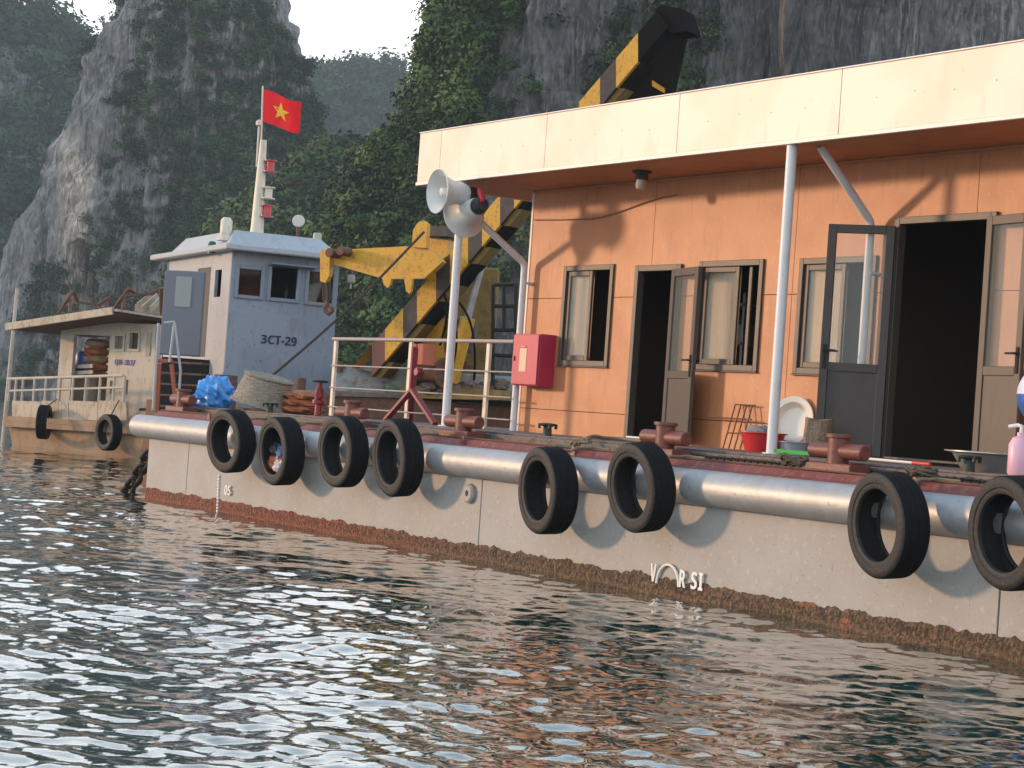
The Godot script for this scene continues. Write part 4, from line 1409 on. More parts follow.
# ---------------------------------------------------------------- things on the fore deck
func build_foredeck():
	var m = MB.new()
	# railing
	var rz = -3.22
	var a = on_z(330.5, 416.0, rz); var e = on_z(510.0, 431.0, rz)
	a.y = DECK; e.y = DECK
	var top = on_z(333.0, 339.0, rz).y - DECK
	var rl = thing("railing", (a + e) * 0.5, "cream steel deck railing with thin rails between the bow gear and the deckhouse", "railing")
	for px in [330.5, 406.0, 484.0]:
		var p = on_z(px, 424.0, rz)
		m = MB.new()
		m.span(Vector3(p.x - 0.04, DECK, rz - 0.02), Vector3(p.x + 0.04, DECK + top, rz + 0.02), 0.006)
		part(rl, "railing_post", m, X.cream)
	for k in 4:
		m = MB.new()
		var hh = [1.0, 0.655, 0.37, 0.12][k] * top
		m.tube([Vector3(a.x - 0.04, DECK + hh, rz + 0.024), Vector3(e.x, DECK + hh, rz + 0.024)], 0.026 if k == 0 else 0.011, 10)
		part(rl, "rail", m, X.rail)
	# red three-legged stand
	var red = textured(paint(lin(0.21, 0.010, 0.014), [[0.04, 1, 1, 0.5, 0.8, lin(0.13, 0.012, 0.013), 0.7]], 128, 51), Vector3(1.5, 1.5, 1.5), 0.45)
	var sz = -2.9
	var st = thing("steel_stand", on_z(411.0, 420.0, sz), "dark red steel stand with splayed legs against the railing", "stand")
	var hub = on_z(412.0, 391.0, sz)
	m = MB.new()
	m.bar(hub, on_z(415.0, 348.0, sz - 0.2), 0.085, 0.05, Vector3.FORWARD, 0.006)
	part(st, "upright", m, red)
	for q in [[386.0, -0.1], [436.0, -0.1], [410.0, -0.65]]:
		m = MB.new()
		var f = on_z(q[0], 414.0, sz + q[1] + 0.1)
		f.y = DECK + 0.01
		m.bar(hub + Vector3(0, 0.02, 0), f, 0.08, 0.05, Vector3.FORWARD, 0.006)
		part(st, "leg", m, red)
	m = MB.new()
	var kb = on_z(419.0, 372.0, sz - 0.05)
	m.lathe([Vector2(0.0, -0.05), Vector2(0.05, -0.05), Vector2(0.062, -0.03), Vector2(0.062, 0.03), Vector2(0.05, 0.05), Vector2(0.0, 0.05)], 16, Transform3D(Basis(Vector3(1, 0, 0), Vector3(0, 0, 1), Vector3(0, -1, 0)), kb))
	part(st, "clamp_knob", m, red)
	# hydrant
	var hz = -1.0
	var hp = on_z(318.0, 416.0, hz)
	hp.y = DECK
	var hy = thing("hydrant", hp, "small red fire hydrant valve with a dark handwheel on the fore deck", "hydrant")
	m = MB.new()
	m.lathe([Vector2(0.09, 0.0), Vector2(0.09, 0.02), Vector2(0.05, 0.03), Vector2(0.045, 0.16), Vector2(0.085, 0.17), Vector2(0.085, 0.21), Vector2(0.055, 0.23), Vector2(0.06, 0.34), Vector2(0.035, 0.37), Vector2(0.02, 0.43), Vector2(0.0, 0.43)], 16, Transform3D(Basis.IDENTITY, hp))
	m.tube([hp + Vector3(0, 0.27, 0), hp + Vector3(0.12, 0.27, 0.08)], 0.035, 10)
	part(hy, "body", m, red)
	m = MB.new()
	var ring = []
	for k in 14: ring.append(hp + Vector3(cos(TAU * k / 14.0) * 0.085, 0.44, sin(TAU * k / 14.0) * 0.085))
	m.tube(ring, 0.014, 6, false, true)
	m.bar(hp + Vector3(-0.08, 0.44, 0), hp + Vector3(0.08, 0.44, 0), 0.015, 0.015)
	part(hy, "handwheel", m, X.dark)
	# blue bag
	var bz = -0.75
	var bb = on_z(214.0, 409.0, bz)
	bb.y = DECK
	var bag = thing("blue_bag", bb, "crumpled bright blue plastic bag on the bow of the barge", "bag")
	m = MB.new()
	var bw = on_z(232.0, 400.0, bz).x - on_z(197.0, 400.0, bz).x
	crumple(m, bb + Vector3(0, 0.21, 0), Vector3(0.27, 0.23, 0.24), 91, 0.42, 30, 20)
	crumple(m, bb + Vector3(-0.16, 0.12, 0.05), Vector3(0.18, 0.13, 0.18), 92, 0.6, 18, 12)
	var blue = flat(lin(0.10, 0.40, 0.80), 0.25)
	blue.backlight_enabled = true
	blue.backlight = Color(0.2, 0.45, 0.7)
	part(bag, "film", m, blue)
	# upturned basket
	var kz = -0.95
	var bc = on_z(262.0, 408.0, kz)
	bc.y = DECK
	var bk = thing("bamboo_basket", bc, "grey-beige woven bamboo basket lying upturned on the fore deck", "basket")
	var tilt = Basis(Vector3(0, 0, 1), deg_to_rad(-11.0)) * Basis(Vector3(1, 0, 0), deg_to_rad(-6.0))
	var bxf = Transform3D(tilt, bc + Vector3(0.0, 0.10, 0))
	var prof = []
	for k in 17:
		var t = k / 16.0
		prof.append(Vector2(lerp(0.40, 0.305, pow(t, 0.9)) + (0.004 if k % 3 == 1 else 0.0), 0.37 * t))
	prof.append(Vector2(0.28, 0.385)); prof.append(Vector2(0.255, 0.372)); prof.append(Vector2(0.0, 0.37))
	m = MB.new()
	m.lathe(prof, 44, bxf)
	var weave = textured(paint(lin(0.33, 0.275, 0.21), [
		[0.06, 3, 1, 0.46, 0.62, lin(0.17, 0.14, 0.105), 0.9],
		[0.12, 1, 1, 0.62, 0.8, lin(0.50, 0.45, 0.38), 0.7],
		[0.02, 1, 1, 0.6, 0.8, lin(0.22, 0.26, 0.19), 0.6]], 256, 52), Vector3(1.6, 2.2, 1.6), 0.9, 0.0, relief(0.12, 256, 66, 2, 1.0, 1.0), 1.2)
	part(bk, "weave", m, weave)
	for t in [0.02, 0.98]:
		m = MB.new()
		var rg = []
		for k in 36:
			var R = lerp(0.408, 0.312, t)
			rg.append(bxf * Vector3(cos(TAU * k / 36.0) * R, 0.37 * t, sin(TAU * k / 36.0) * R))
		m.tube(rg, 0.016, 6, false, true)
		part(bk, "hoop", m, weave)
	# orange tarpaulin
	var oz = -1.3
	var oc = on_z(301.0, 412.0, oz)
	oc.y = DECK
	var tp = thing("folded_tarpaulin", oc, "folded rust-orange tarpaulin on deck between basket and hydrant", "tarpaulin")
	var tarp = textured(paint(lin(0.36, 0.12, 0.045), [[0.04, 1, 1, 0.5, 0.8, lin(0.24, 0.09, 0.04), 0.7]], 128, 53), Vector3(1.5, 1.5, 1.5), 0.7)
	for k in 3:
		m = MB.new()
		crumple(m, oc + Vector3(0.04 * k, 0.08 + k * 0.085, 0.0), Vector3(0.34 - 0.04 * k, 0.075, 0.26), 110 + k, 0.28, 22, 8)
		part(tp, "fold", m, tarp)
	# ropes left lying at the deck edge
	var rp = thing("mooring_rope", Vector3(on_z(600.0, 445.0, -0.6).x, DECK, -0.6), "pale mooring rope snaking over the deck edge before the narrow door", "rope")
	m = MB.new()
	var pts = []
	for q in [[556.0, -0.08, 0.005], [572.0, -0.2, 0.0], [590.0, -0.42, 0.05], [604.0, -0.75, 0.045], [622.0, -0.95, 0.045], [640.0, -0.85, 0.045], [655.0, -0.65, 0.045]]:
		pts.append(Vector3(on_z(q[0], 446.0, q[1]).x, (DECK if q[1] < -0.4 else 1.165) + q[2], q[1]))
	var cv = Curve3D.new()
	for k in pts.size():
		var tg = (pts[min(k + 1, pts.size() - 1)] - pts[max(k - 1, 0)]) * 0.2
		cv.add_point(pts[k], -tg, tg)
	var fine = []
	for q in cv.tessellate_even_length(4, 0.06): fine.append(q)
	m.tube(fine, 0.018, 8)
	part(rp, "strand", m, X.rope)
	var spots = [[793.0, -0.14, "dark tangled rope beside the bollard near the log"], [922.0, -0.16, "dark tangled rope on the waterway below the broom's red grip"], [580.0, -0.13, "pale tangled rope around the lug by the mooring rope"]]
	for k in 3:
		var cx = on_z(spots[k][0], 470.0, spots[k][1]).x
		var o = Vector3(cx, 1.165, spots[k][1])
		var tg = thing("rope_tangle", o, spots[k][2], "rope")
		m = MB.new()
		rng.seed = 300 + k
		var loop = []
		for j in 26:
			var an = j * 0.83
			loop.append(o + Vector3(cos(an) * rng.randf_range(0.05, 0.16), 0.02 + rng.randf_range(0.0, 0.07), sin(an) * rng.randf_range(0.03, 0.08)))
		var c2 = Curve3D.new()
		for j in loop.size():
			var t2 = (loop[min(j + 1, 25)] - loop[max(j - 1, 0)]) * 0.22
			c2.add_point(loop[j], -t2, t2)
		var fl = []
		for q in c2.tessellate_even_length(4, 0.03): fl.append(q)
		m.tube(fl, 0.013, 6)
		part(tg, "strand", m, X.rope if k == 2 else X.old_rope)

# ---------------------------------------------------------------- the tug with its wheelhouse
func lettering(parent, called, words, where: Vector3, nrm: Vector3, size, mat, upv = Vector3.UP):
	var t = TextMesh.new()
	t.text = words
	var sf = SystemFont.new()
	sf.font_names = PackedStringArray(["Droid Sans"])
	sf.font_weight = 700
	t.font = sf
	t.font_size = 32
	t.pixel_size = size / 24.0
	t.depth = 0.012
	var o = part(parent, called, t, mat, true)
	var x = upv.cross(nrm).normalized()
	o.transform = parent.transform.affine_inverse() * Transform3D(Basis(x, nrm.cross(x), nrm), where)
	return o
func build_tug():
	var D = 35.6
	var K = D / 37.0
	var f = Vector3(-BACK.x, 0, -BACK.z).normalized()
	var r = f.cross(Vector3.UP).normalized()
	var a = (f * cos(deg_to_rad(65.0)) + r * sin(deg_to_rad(65.0))).normalized()   # along the aft wall
	var b = (f * cos(deg_to_rad(25.0)) - r * sin(deg_to_rad(25.0))).normalized()   # along the side wall, away
	var na = -b
	var nb = -a
	var co = at(222.0, 400.0, D)
	var base = 0.6
	co.y = 0.0
	var t = thing("tug", Vector3(co.x, 0, co.z), "blue-grey tug with a boxy wheelhouse and tall cream mast behind the barge", "tug")
	var blue = textured(paint(lin(0.25, 0.29, 0.35), [  # walls turned from the sun: bluish shade put into their colour
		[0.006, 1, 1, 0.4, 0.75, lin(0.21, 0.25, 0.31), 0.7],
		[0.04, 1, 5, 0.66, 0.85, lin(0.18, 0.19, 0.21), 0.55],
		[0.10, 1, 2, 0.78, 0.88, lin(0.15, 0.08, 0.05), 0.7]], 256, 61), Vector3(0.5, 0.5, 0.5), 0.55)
	var pale = textured(paint(lin(0.40, 0.42, 0.44), [  # side wall facing the sun, a lighter lit copy, used on handrails too
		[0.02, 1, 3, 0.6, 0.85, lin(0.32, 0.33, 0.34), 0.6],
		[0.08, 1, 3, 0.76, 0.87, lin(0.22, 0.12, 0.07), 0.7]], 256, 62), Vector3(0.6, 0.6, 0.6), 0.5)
	var roofm = textured(paint(lin(0.38, 0.41, 0.44), [[0.03, 1, 2, 0.55, 0.8, lin(0.29, 0.31, 0.33), 0.7], [0.09, 1, 1, 0.76, 0.86, lin(0.17, 0.10, 0.06), 0.7]], 256, 63), Vector3(0.5, 0.5, 0.5), 0.55)
	var door_blue = flat(lin(0.10, 0.125, 0.165), 0.5)
	var seal = flat(lin(0.20, 0.24, 0.30), 0.5)
	var gl = StandardMaterial3D.new()
	gl.albedo_color = Color(0.14, 0.12, 0.09, 0.8)
	gl.transparency = BaseMaterial3D.TRANSPARENCY_ALPHA
	gl.roughness = 0.05
	# local coordinates from pixels on the two walls
	var ua = func(px, py): return (on_plane(px, py, co, na) - co).dot(a)
	var ub = func(px, py): return (on_plane(px, py, co, nb) - co).dot(b)
	var ya = func(px, py): return on_plane(px, py, co, na).y
	var yb = func(px, py): return on_plane(px, py, co, nb).y
	var W = ua.call(337.0, 300.0)
	var ztop = ya.call(232.0, 251.0)
	var L = ub.call(166.0, 300.0)
	print("tug W ", W, " L ", L, " top ", ztop)
	# hull and deck
	var m = MB.new()
	var hullp = [Vector2(-0.05, -2.0), Vector2(W + 0.1, -2.0), Vector2(W + 0.1, 5.5), Vector2(W * 0.5, 7.0), Vector2(-0.05, 5.0)]
	m.prism(hullp, 1.7, Transform3D(Basis(a, b, a.cross(b)), Vector3(co.x, 0.35, co.z)))
	part(t, "hull", m, X.rust)
	# walls with window openings
	var wins = [[238.0, 269.0, 261.0, 296.0], [270.5, 267.0, 297.5, 299.0], [308.0, 272.0, 333.0, 303.0]]
	var holes = []
	for w in wins:
		holes.append([ua.call(w[0], (w[1] + w[3]) * 0.5), ua.call(w[2], (w[1] + w[3]) * 0.5), ya.call((w[0] + w[2]) * 0.5, w[3]), ya.call((w[0] + w[2]) * 0.5, w[1])])
	m = MB.new()
	m.wall(co, a, na, [0.0, W, base, ztop], holes, 0.06)
	m.wall(co + b * L, a, na, [0.0, W, base, ztop], [], 0.06)
	m.wall(co + a * W, b, a, [0.061, L - 0.061, base, ztop], [], 0.06)
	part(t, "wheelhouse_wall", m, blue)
	var dh = [ub.call(209.0, 300.0), ub.call(196.0, 300.0), yb.call(203.0, 357.0), yb.call(203.0, 268.0)]
	var wh = [ub.call(221.0, 285.0), ub.call(214.5, 285.0), yb.call(217.0, 297.0), yb.call(217.0, 270.0)]
	m = MB.new()
	m.wall(co, b, nb, [0.061, L - 0.061, base, ztop], [[max(0.1, wh[0]), wh[1], wh[2], wh[3]], dh], 0.06)
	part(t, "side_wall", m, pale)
	# window frames and panes
	for k in 3:
		var h = holes[k]
		m = MB.new()
		for q in [[h[0] - 0.06, h[0] + 0.01, h[2] - 0.06, h[3] + 0.06], [h[1] - 0.01, h[1] + 0.06, h[2] - 0.06, h[3] + 0.06], [h[0] + 0.011, h[1] - 0.011, h[3] - 0.01, h[3] + 0.06], [h[0] + 0.011, h[1] - 0.011, h[2] - 0.06, h[2] + 0.01]]:
			m.box(co + a * ((q[0] + q[1]) * 0.5) + Vector3.UP * ((q[2] + q[3]) * 0.5) + na * 0.012, Vector3(q[1] - q[0], q[3] - q[2], 0.05), 0.012, Basis(a, Vector3.UP, a.cross(Vector3.UP)))
		var fr = part(t, "window_frame", m, seal)
		if k != 1:
			m = MB.new()
			m.box(co + a * ((h[0] + h[1]) * 0.5) + Vector3.UP * ((h[2] + h[3]) * 0.5) - na * 0.02, Vector3(h[1] - h[0], h[3] - h[2], 0.008), 0.0, Basis(a, Vector3.UP, a.cross(Vector3.UP)))
			part(fr, "pane", m, gl)
		else:
			m = MB.new()
			m.box(co + a * ((h[0] + h[1]) * 0.5 + 0.1) + Vector3.UP * (h[3] + 0.02) + na * 0.12, Vector3(h[1] - h[0] + 0.35, 0.03, 0.2), 0.01, Basis(a, Vector3.UP, a.cross(Vector3.UP)).rotated(a, -0.15))
			part(fr, "hood", m, seal)
	# floor inside, dark
	m = MB.new()
	m.box(co + a * (W * 0.5) + b * (L * 0.5) + Vector3.UP * (ztop - 1.75), Vector3(W - 0.13, 0.05, L - 0.13), 0.0, Basis(a, Vector3.UP, a.cross(Vector3.UP)))
	part(t, "cabin_floor", m, X.rust)
	# roof: a slab with a drooping visor and a raised deck
	m = MB.new()
	var ov = 0.22
	var rb = Basis(a, Vector3.UP, a.cross(Vector3.UP))
	m.box(co + a * (W * 0.5) + b * (L * 0.5 + 0.15) + Vector3.UP * (ztop + 0.06), Vector3(W + ov * 2, 0.11, L + ov * 2 + 0.5), 0.02, rb)
	part(t, "roof", m, roofm)
	m = MB.new()
	var y0 = ztop + 0.116
	var lo = [co + a * -0.05 + b * 0.1, co + a * (W + 0.05) + b * 0.1, co + a * (W + 0.05) + b * (L - 0.2), co + a * -0.05 + b * (L - 0.2)]
	var hi = [co + a * 0.15 + b * 0.45, co + a * (W - 0.25) + b * 0.45, co + a * (W - 0.25) + b * (L - 0.6), co + a * 0.15 + b * (L - 0.6)]
	var rc = co + a * (W * 0.5) + b * (L * 0.5) + Vector3.UP * y0
	for k in 4:
		var A = lo[k] + Vector3.UP * y0; var B = lo[(k + 1) % 4] + Vector3.UP * y0; var C = hi[(k + 1) % 4] + Vector3.UP * (y0 + 0.30); var E = hi[k] + Vector3.UP * (y0 + 0.30)
		m.face([A, B, C, E], (A + B) * 0.5 - rc)
	m.face([hi[0] + Vector3.UP * (y0 + 0.30), hi[1] + Vector3.UP * (y0 + 0.30), hi[2] + Vector3.UP * (y0 + 0.30), hi[3] + Vector3.UP * (y0 + 0.30)], Vector3.UP)
	part(t, "roof_deck", m, roofm)
	# doors on the side wall: one shut ajar, one swung back with a round-cornered light
	m = MB.new()
	var dc = co + b * ((dh[0] + dh[1]) * 0.5) + Vector3.UP * ((dh[2] + dh[3]) * 0.5)
	m.box(dc - nb * 0.03, Vector3(dh[1] - dh[0], dh[3] - dh[2], 0.03), 0.0, Basis(b, Vector3.UP, b.cross(Vector3.UP)))
	part(t, "door", m, X.grey_door)
	m = MB.new()
	var d0 = on_plane(200.0, 357.0, co + nb * 0.35, (nb + na * 0.9).normalized()); var d1 = on_plane(165.5, 270.0, d0, (nb + na * 0.9).normalized())
	var du = Vector3(d1.x - d0.x, 0, d1.z - d0.z); var dw = du.length(); du = du.normalized()
	var dn = du.cross(Vector3.UP).normalized()
	if dn.dot(BACK) < 0: dn = -dn
	var dcc = (d0 + d1) * 0.5
	m.box(dcc, Vector3(dw, d1.y - d0.y, 0.05), 0.02, Basis(du, Vector3.UP, du.cross(Vector3.UP)))
	var od = part(t, "open_door", m, door_blue)
	m = MB.new()
	m.box(dcc + Vector3.UP * ((d1.y - d0.y) * 0.25) + dn * 0.026, Vector3(0.34, 0.55, 0.02), 0.06, Basis(du, Vector3.UP, du.cross(Vector3.UP)))
	part(od, "door_light", m, flat(lin(0.20, 0.23, 0.24), 0.2))
	# painted number
	var tp = on_plane(279.0, 340.5, co, na)
	lettering(t, "painted_number", "3CT-29", tp + na * 0.008, na, 0.165, flat(lin(0.012, 0.02, 0.09), 0.6))
	# mast
	var mp = on_plane(256.5, 236.0, co + b * 0.8, na)
	mp.y = y0 + 0.28
	var mtop = at(263.0, 140.0, (mp - EYE).dot(-BACK)).y
	m = MB.new()
	m.lathe([Vector2(0.135, 0.0), Vector2(0.12, 0.1), Vector2(0.062, mtop - mp.y), Vector2(0.0, mtop - mp.y + 0.01)], 16, Transform3D(Basis.IDENTITY, mp))
	var mast = part(t, "mast", m, X.cream)
	for k in 3:
		var y = at(264.0, [166.0, 193.0, 211.0][k], 38.0 * K).y
		m = MB.new()
		m.lathe([Vector2(0.0, -0.10), Vector2(0.13, -0.10), Vector2(0.13, -0.08), Vector2(0.075, -0.075), Vector2(0.075, 0.09), Vector2(0.12, 0.1), Vector2(0.12, 0.12), Vector2(0.0, 0.13)], 14, Transform3D(Basis.IDENTITY, Vector3(mp.x, y, mp.z) + r * 0.17 - f * 0.05))
		part(mast, "mast_lantern", m, flat(lin(0.5, 0.06, 0.06), 0.35) if k != 1 else X.cream)
	m = MB.new()
	m.tube([Vector3(mp.x, mtop - 0.5, mp.z) - r * 0.09, Vector3(mp.x, mtop + 0.28, mp.z) - r * 0.1], 0.018, 8)
	m.lathe([Vector2(0.0, -0.07), Vector2(0.06, -0.03), Vector2(0.06, 0.04), Vector2(0.0, 0.08)], 10, Transform3D(Basis.IDENTITY, Vector3(mp.x, mtop + 0.3, mp.z) - r * 0.1))
	part(mast, "masthead_light", m, X.cream)
	# lamps on the roof
	var sl = at(225.5, 238.0, 37.6 * K)
	m = MB.new()
	m.tube([Vector3(sl.x, y0, sl.z), sl], 0.03, 8)
	m.lathe([Vector2(0.0, -0.02), Vector2(0.17, 0.0), Vector2(0.15, 0.06), Vector2(0.11, 0.1), Vector2(0.11, 0.36), Vector2(0.07, 0.42), Vector2(0.0, 0.42)], 14, Transform3D(Basis.IDENTITY, sl - Vector3.UP * 0.05))
	part(t, "roof_beacon", m, X.cream)
	m = MB.new()
	var gs = at(212.0, 247.0, 37.8 * K)
	m.lathe([Vector2(0.0, -0.12), Vector2(0.075, -0.12), Vector2(0.075, 0.06), Vector2(0.05, 0.1), Vector2(0.0, 0.11)], 14, Transform3D(Basis.IDENTITY, gs))
	part(t, "green_sidelight", m, flat(lin(0.01, 0.09, 0.055), 0.3))
	var se = at(298.5, 221.0, 38.6 * K)
	m = MB.new()
	var sx = Transform3D(Basis(r, -f, r.cross(-f)), se)
	m.lathe([Vector2(0.0, -0.16), Vector2(0.08, -0.14), Vector2(0.12, -0.02), Vector2(0.12, 0.0)], 18, sx)
	m.tube([Vector3(se.x, se.y - 0.12, se.z), Vector3(se.x, ztop, se.z)], 0.03, 8)
	part(t, "searchlight", m, X.rust)
	m = MB.new()
	m.lathe([Vector2(0.118, 0.0), Vector2(0.10, 0.015), Vector2(0.0, 0.02)], 18, sx)
	part(t, "searchlight_glass", m, flat(lin(0.6, 0.57, 0.5), 0.15))
	for q in [[317.5, 237.0], [351.0, 279.0]]:
		var p = at(q[0], q[1], 38.4 * K)
		m = MB.new()
		m.box(p, Vector3(0.15, 0.15, 0.12), 0.02, Basis(r, Vector3.UP, -f))
		m.box(p - Vector3.UP * 0.12, Vector3(0.03, 0.12, 0.03), 0.0)
		part(t, "deck_lamp", m, flat(lin(0.45, 0.42, 0.36), 0.4))
	# steps, handrails and the orange ladder frame beside the side door
	for k in 5:
		var s0 = at(166.0, 362.0 + k * 11.0, 37.2 * K); var s1 = at(206.0, 364.0 + k * 11.0, 36.8 * K)
		m = MB.new()
		m.bar(s0 - f * k * 0.05, s1 - f * k * 0.05, 0.28, 0.035, f)
		part(t, "step", m, X.rust)
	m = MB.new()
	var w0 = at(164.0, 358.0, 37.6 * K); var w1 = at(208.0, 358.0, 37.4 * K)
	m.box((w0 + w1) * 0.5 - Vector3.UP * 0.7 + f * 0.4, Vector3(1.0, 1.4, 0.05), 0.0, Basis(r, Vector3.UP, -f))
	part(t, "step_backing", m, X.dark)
	var orange = flat(lin(0.40, 0.10, 0.05), 0.6)
	for q in [[158.0, 361.0, 173.0, 361.0], [159.5, 364.0, 157.0, 412.0], [171.5, 364.0, 177.0, 412.0]]:
		m = MB.new()
		m.bar(at(q[0], q[1], 36.6 * K), at(q[2], q[3], 36.6 * K), 0.09, 0.07, f, 0.008)
		part(t, "ladder_frame", m, orange)
	for q in [[174.5, 322.0, 169.5, 362.0], [174.5, 322.0, 180.5, 370.0], [180.5, 370.0, 178.0, 412.0], [164.0, 323.0, 174.5, 322.0], [158.5, 323.0, 153.0, 410.0]]:
		m = MB.new()
		m.tube([at(q[0], q[1], 36.5 * K), at(q[2], q[3], 36.5 * K)], 0.024, 8)
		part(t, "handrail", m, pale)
	# stub pipe and hatch on deck
	for q in [[301.0, 378.0, 396.0, 0.09], [226.0, 375.0, 395.0, 0.2]]:
		m = MB.new()
		var p0 = at(q[0], q[2], 35.5 * K); var p1 = at(q[0], q[1], 35.5 * K)
		m.tube([Vector3(p1.x, 0.9, p1.z), p1], q[3], 12)
		part(t, "vent_pipe", m, X.rust)
	# flag
	var fz = -BACK
	var dF = (mp - EYE).dot(fz)
	var st = at(261.0, 152.0, dF); var sp = at(262.8, 86.0, dF)
	var fl = thing("flag", st, "red flag with a yellow star flying from the mast", "flag")
	m = MB.new()
	m.tube([st, sp], 0.016, 8)
	part(fl, "staff", m, X.cream)
	var P = []
	var cor = [at(263.2, 88.5, dF), at(301.5, 103.5, dF), at(262.6, 121.5, dF), at(299.5, 134.0, dF)]
	for i in 19:
		var row = []
		for j in 31:
			var u = j / 30.0; var v = i / 18.0
			var p = (cor[2].lerp(cor[3], u)).lerp(cor[0].lerp(cor[1], u), v)
			p += f * (0.07 * sin(u * 9.0 + v * 2.2) * u + 0.03 * sin(u * 17.0 - v * 4.0) * u)
			p += Vector3.UP * (0.03 * sin(u * 6.0 + 1.0) * u)
			row.append(p)
		P.append(row)
	m = MB.new()
	m.grid(P)
	var redm = flat(lin(0.86, 0.012, 0.018), 0.7)
	redm.backlight_enabled = true
	redm.backlight = Color(0.6, 0.1, 0.1)
	part(fl, "cloth", m, redm)
	m = MB.new()
	var ctr = [14.5, 9.0]
	var pts = []
	for k in 10:
		var an = PI * 0.5 + TAU * k / 10.0
		var R = 5.4 if k % 2 == 0 else 2.15
		var gj = ctr[0] + R * cos(an) * 1.25; var gi = ctr[1] + R * sin(an)
		var j0 = int(gj); var i0 = int(gi)
		var p = P[i0][j0].lerp(P[i0][j0 + 1], gj - j0).lerp(P[i0 + 1][j0].lerp(P[i0 + 1][j0 + 1], gj - j0), gi - i0)
		pts.append(p - f * 0.012)
	var cc = P[9][14].lerp(P[9][15], 0.5) - f * 0.02
	for k in 10: m.face([cc, pts[k], pts[(k + 1) % 10]], -f)
	part(fl, "star", m, flat(lin(0.95, 0.55, 0.02), 0.6))

# ---------------------------------------------------------------- the old cargo boat
func thing_in(xf: Transform3D, called, base: Vector3, label, category, group = ""):
	var o = thing(called, xf * base, label, category, group)
	o.basis = xf.basis
	return o
func part_in(xf: Transform3D, parent, called, shape, mat):
	var o = part(parent, called, shape, mat, true)
	o.position = -(xf.affine_inverse() * parent.position)
	return o
func build_boat():
	# the boat lies broadside on: its own axes are along, up and towards the bay
	var w0 = on_y(80.0, 452.0, 0.0)
	var f = Vector3(-BACK.x, 0, -BACK.z).normalized()
	var r = f.cross(Vector3.UP).normalized()
	var along = (r * cos(deg_to_rad(38.0)) - f * sin(deg_to_rad(38.0))).normalized()
	var xf = Transform3D(Basis(along, Vector3.UP, along.cross(Vector3.UP)), w0)
	var inv0 = xf.affine_inverse()
	var bz_of = func(px, py, z): return inv0 * on_plane(px, py, xf * Vector3(0, 0, z), xf.basis.z)
	var zb = 0.0
	var t = thing_in(xf, "cargo_boat", Vector3.ZERO, "weathered cream and rust-stained wooden cargo boat with a flat cabin roof beyond the barge", "boat")
	var stained = textured(paint(lin(0.50, 0.42, 0.32), [
		[0.02, 1, 4, 0.5, 0.75, lin(0.40, 0.30, 0.20), 0.8],
		[0.05, 1, 6, 0.62, 0.8, lin(0.30, 0.155, 0.075), 0.85],
		[0.06, 1, 1, 0.7, 0.82, lin(0.55, 0.50, 0.42), 0.7],
		[0.10, 1, 3, 0.76, 0.85, lin(0.12, 0.06, 0.035), 0.8]], 512, 71), Vector3(0.45, 0.5, 0.45), 0.8, 0.0, T.grain, 0.3)
	var lower = textured(paint(lin(0.34, 0.23, 0.14), [
		[0.02, 1, 3, 0.5, 0.75, lin(0.26, 0.17, 0.10), 0.8],
		[0.05, 1, 4, 0.62, 0.8, lin(0.40, 0.20, 0.09), 0.8],
		[0.09, 1, 2, 0.72, 0.84, lin(0.13, 0.08, 0.05), 0.8]], 256, 72), Vector3(0.5, 0.6, 0.5), 0.85)
	var cab = textured(paint(lin(0.52, 0.46, 0.38), [
		[0.02, 1, 4, 0.55, 0.8, lin(0.43, 0.36, 0.28), 0.7],
		[0.08, 1, 4, 0.74, 0.86, lin(0.24, 0.13, 0.07), 0.7]], 256, 73), Vector3(0.6, 0.6, 0.6), 0.75)
	var P = func(px, py): return bz_of.call(px, py, zb)
	var xl = P.call(6.0, 425.0).x; var xr = P.call(250.0, 430.0).x
	print("boat z ", zb, " x ", xl, " ", xr)
	# lower hull, raked at the bow
	var m = MB.new()
	m.prism([Vector2(xl + 0.6, -0.8), Vector2(xr, -0.8), Vector2(xr, P.call(100.0, 423.0).y), Vector2(xl, P.call(6.0, 423.0).y)], 4.2, Transform3D(Basis.IDENTITY, Vector3(0, 0, zb - 2.14)))
	part_in(xf, t, "hull", m, lower)
	# rubbing strake: planks
	var ys0 = P.call(60.0, 431.5).y; var ys1 = P.call(60.0, 420.5).y
	for k in 2:
		m = MB.new()
		m.prism([Vector2(xl + 0.06, lerp(ys0, ys1, k * 0.5) + 0.004), Vector2(xr, lerp(P.call(140.0, 431.5).y, P.call(140.0, 420.5).y, k * 0.5) + 0.004), Vector2(xr, lerp(P.call(140.0, 431.5).y, P.call(140.0, 420.5).y, k * 0.5 + 0.5)), Vector2(xl + 0.06, lerp(ys0, ys1, k * 0.5 + 0.5))], 0.16, Transform3D(Basis.IDENTITY, Vector3(0, 0, zb + 0.05)))
		part_in(xf, t, "strake_plank", m, lower)
	# bulwark panels
	var cuts = [11.0, 40.0, 68.0, 97.0, 126.0]
	for k in 4:
		m = MB.new()
		var p0 = P.call(cuts[k] + 0.3, 419.5); var p1 = P.call(cuts[k + 1] - 0.3, 420.5); var p2 = P.call(cuts[k + 1] - 0.3, 401.5); var p3 = P.call(cuts[k] + 0.3, 400.5)
		m.prism([Vector2(p0.x, p0.y), Vector2(p1.x, p1.y), Vector2(p2.x, p2.y), Vector2(p3.x, p3.y)], 0.06, Transform3D(Basis.IDENTITY, Vector3(0, 0, zb - 0.05)))
		part_in(xf, t, "bulwark_panel", m, stained)
	# deck
	m = MB.new()
	var yd = P.call(60.0, 421.0).y
	m.span(Vector3(xl + 0.3, yd - 0.1, zb - 0.1), Vector3(xr, yd, zb - 4.1), 0.01)
	part_in(xf, t, "deck", m, lower)
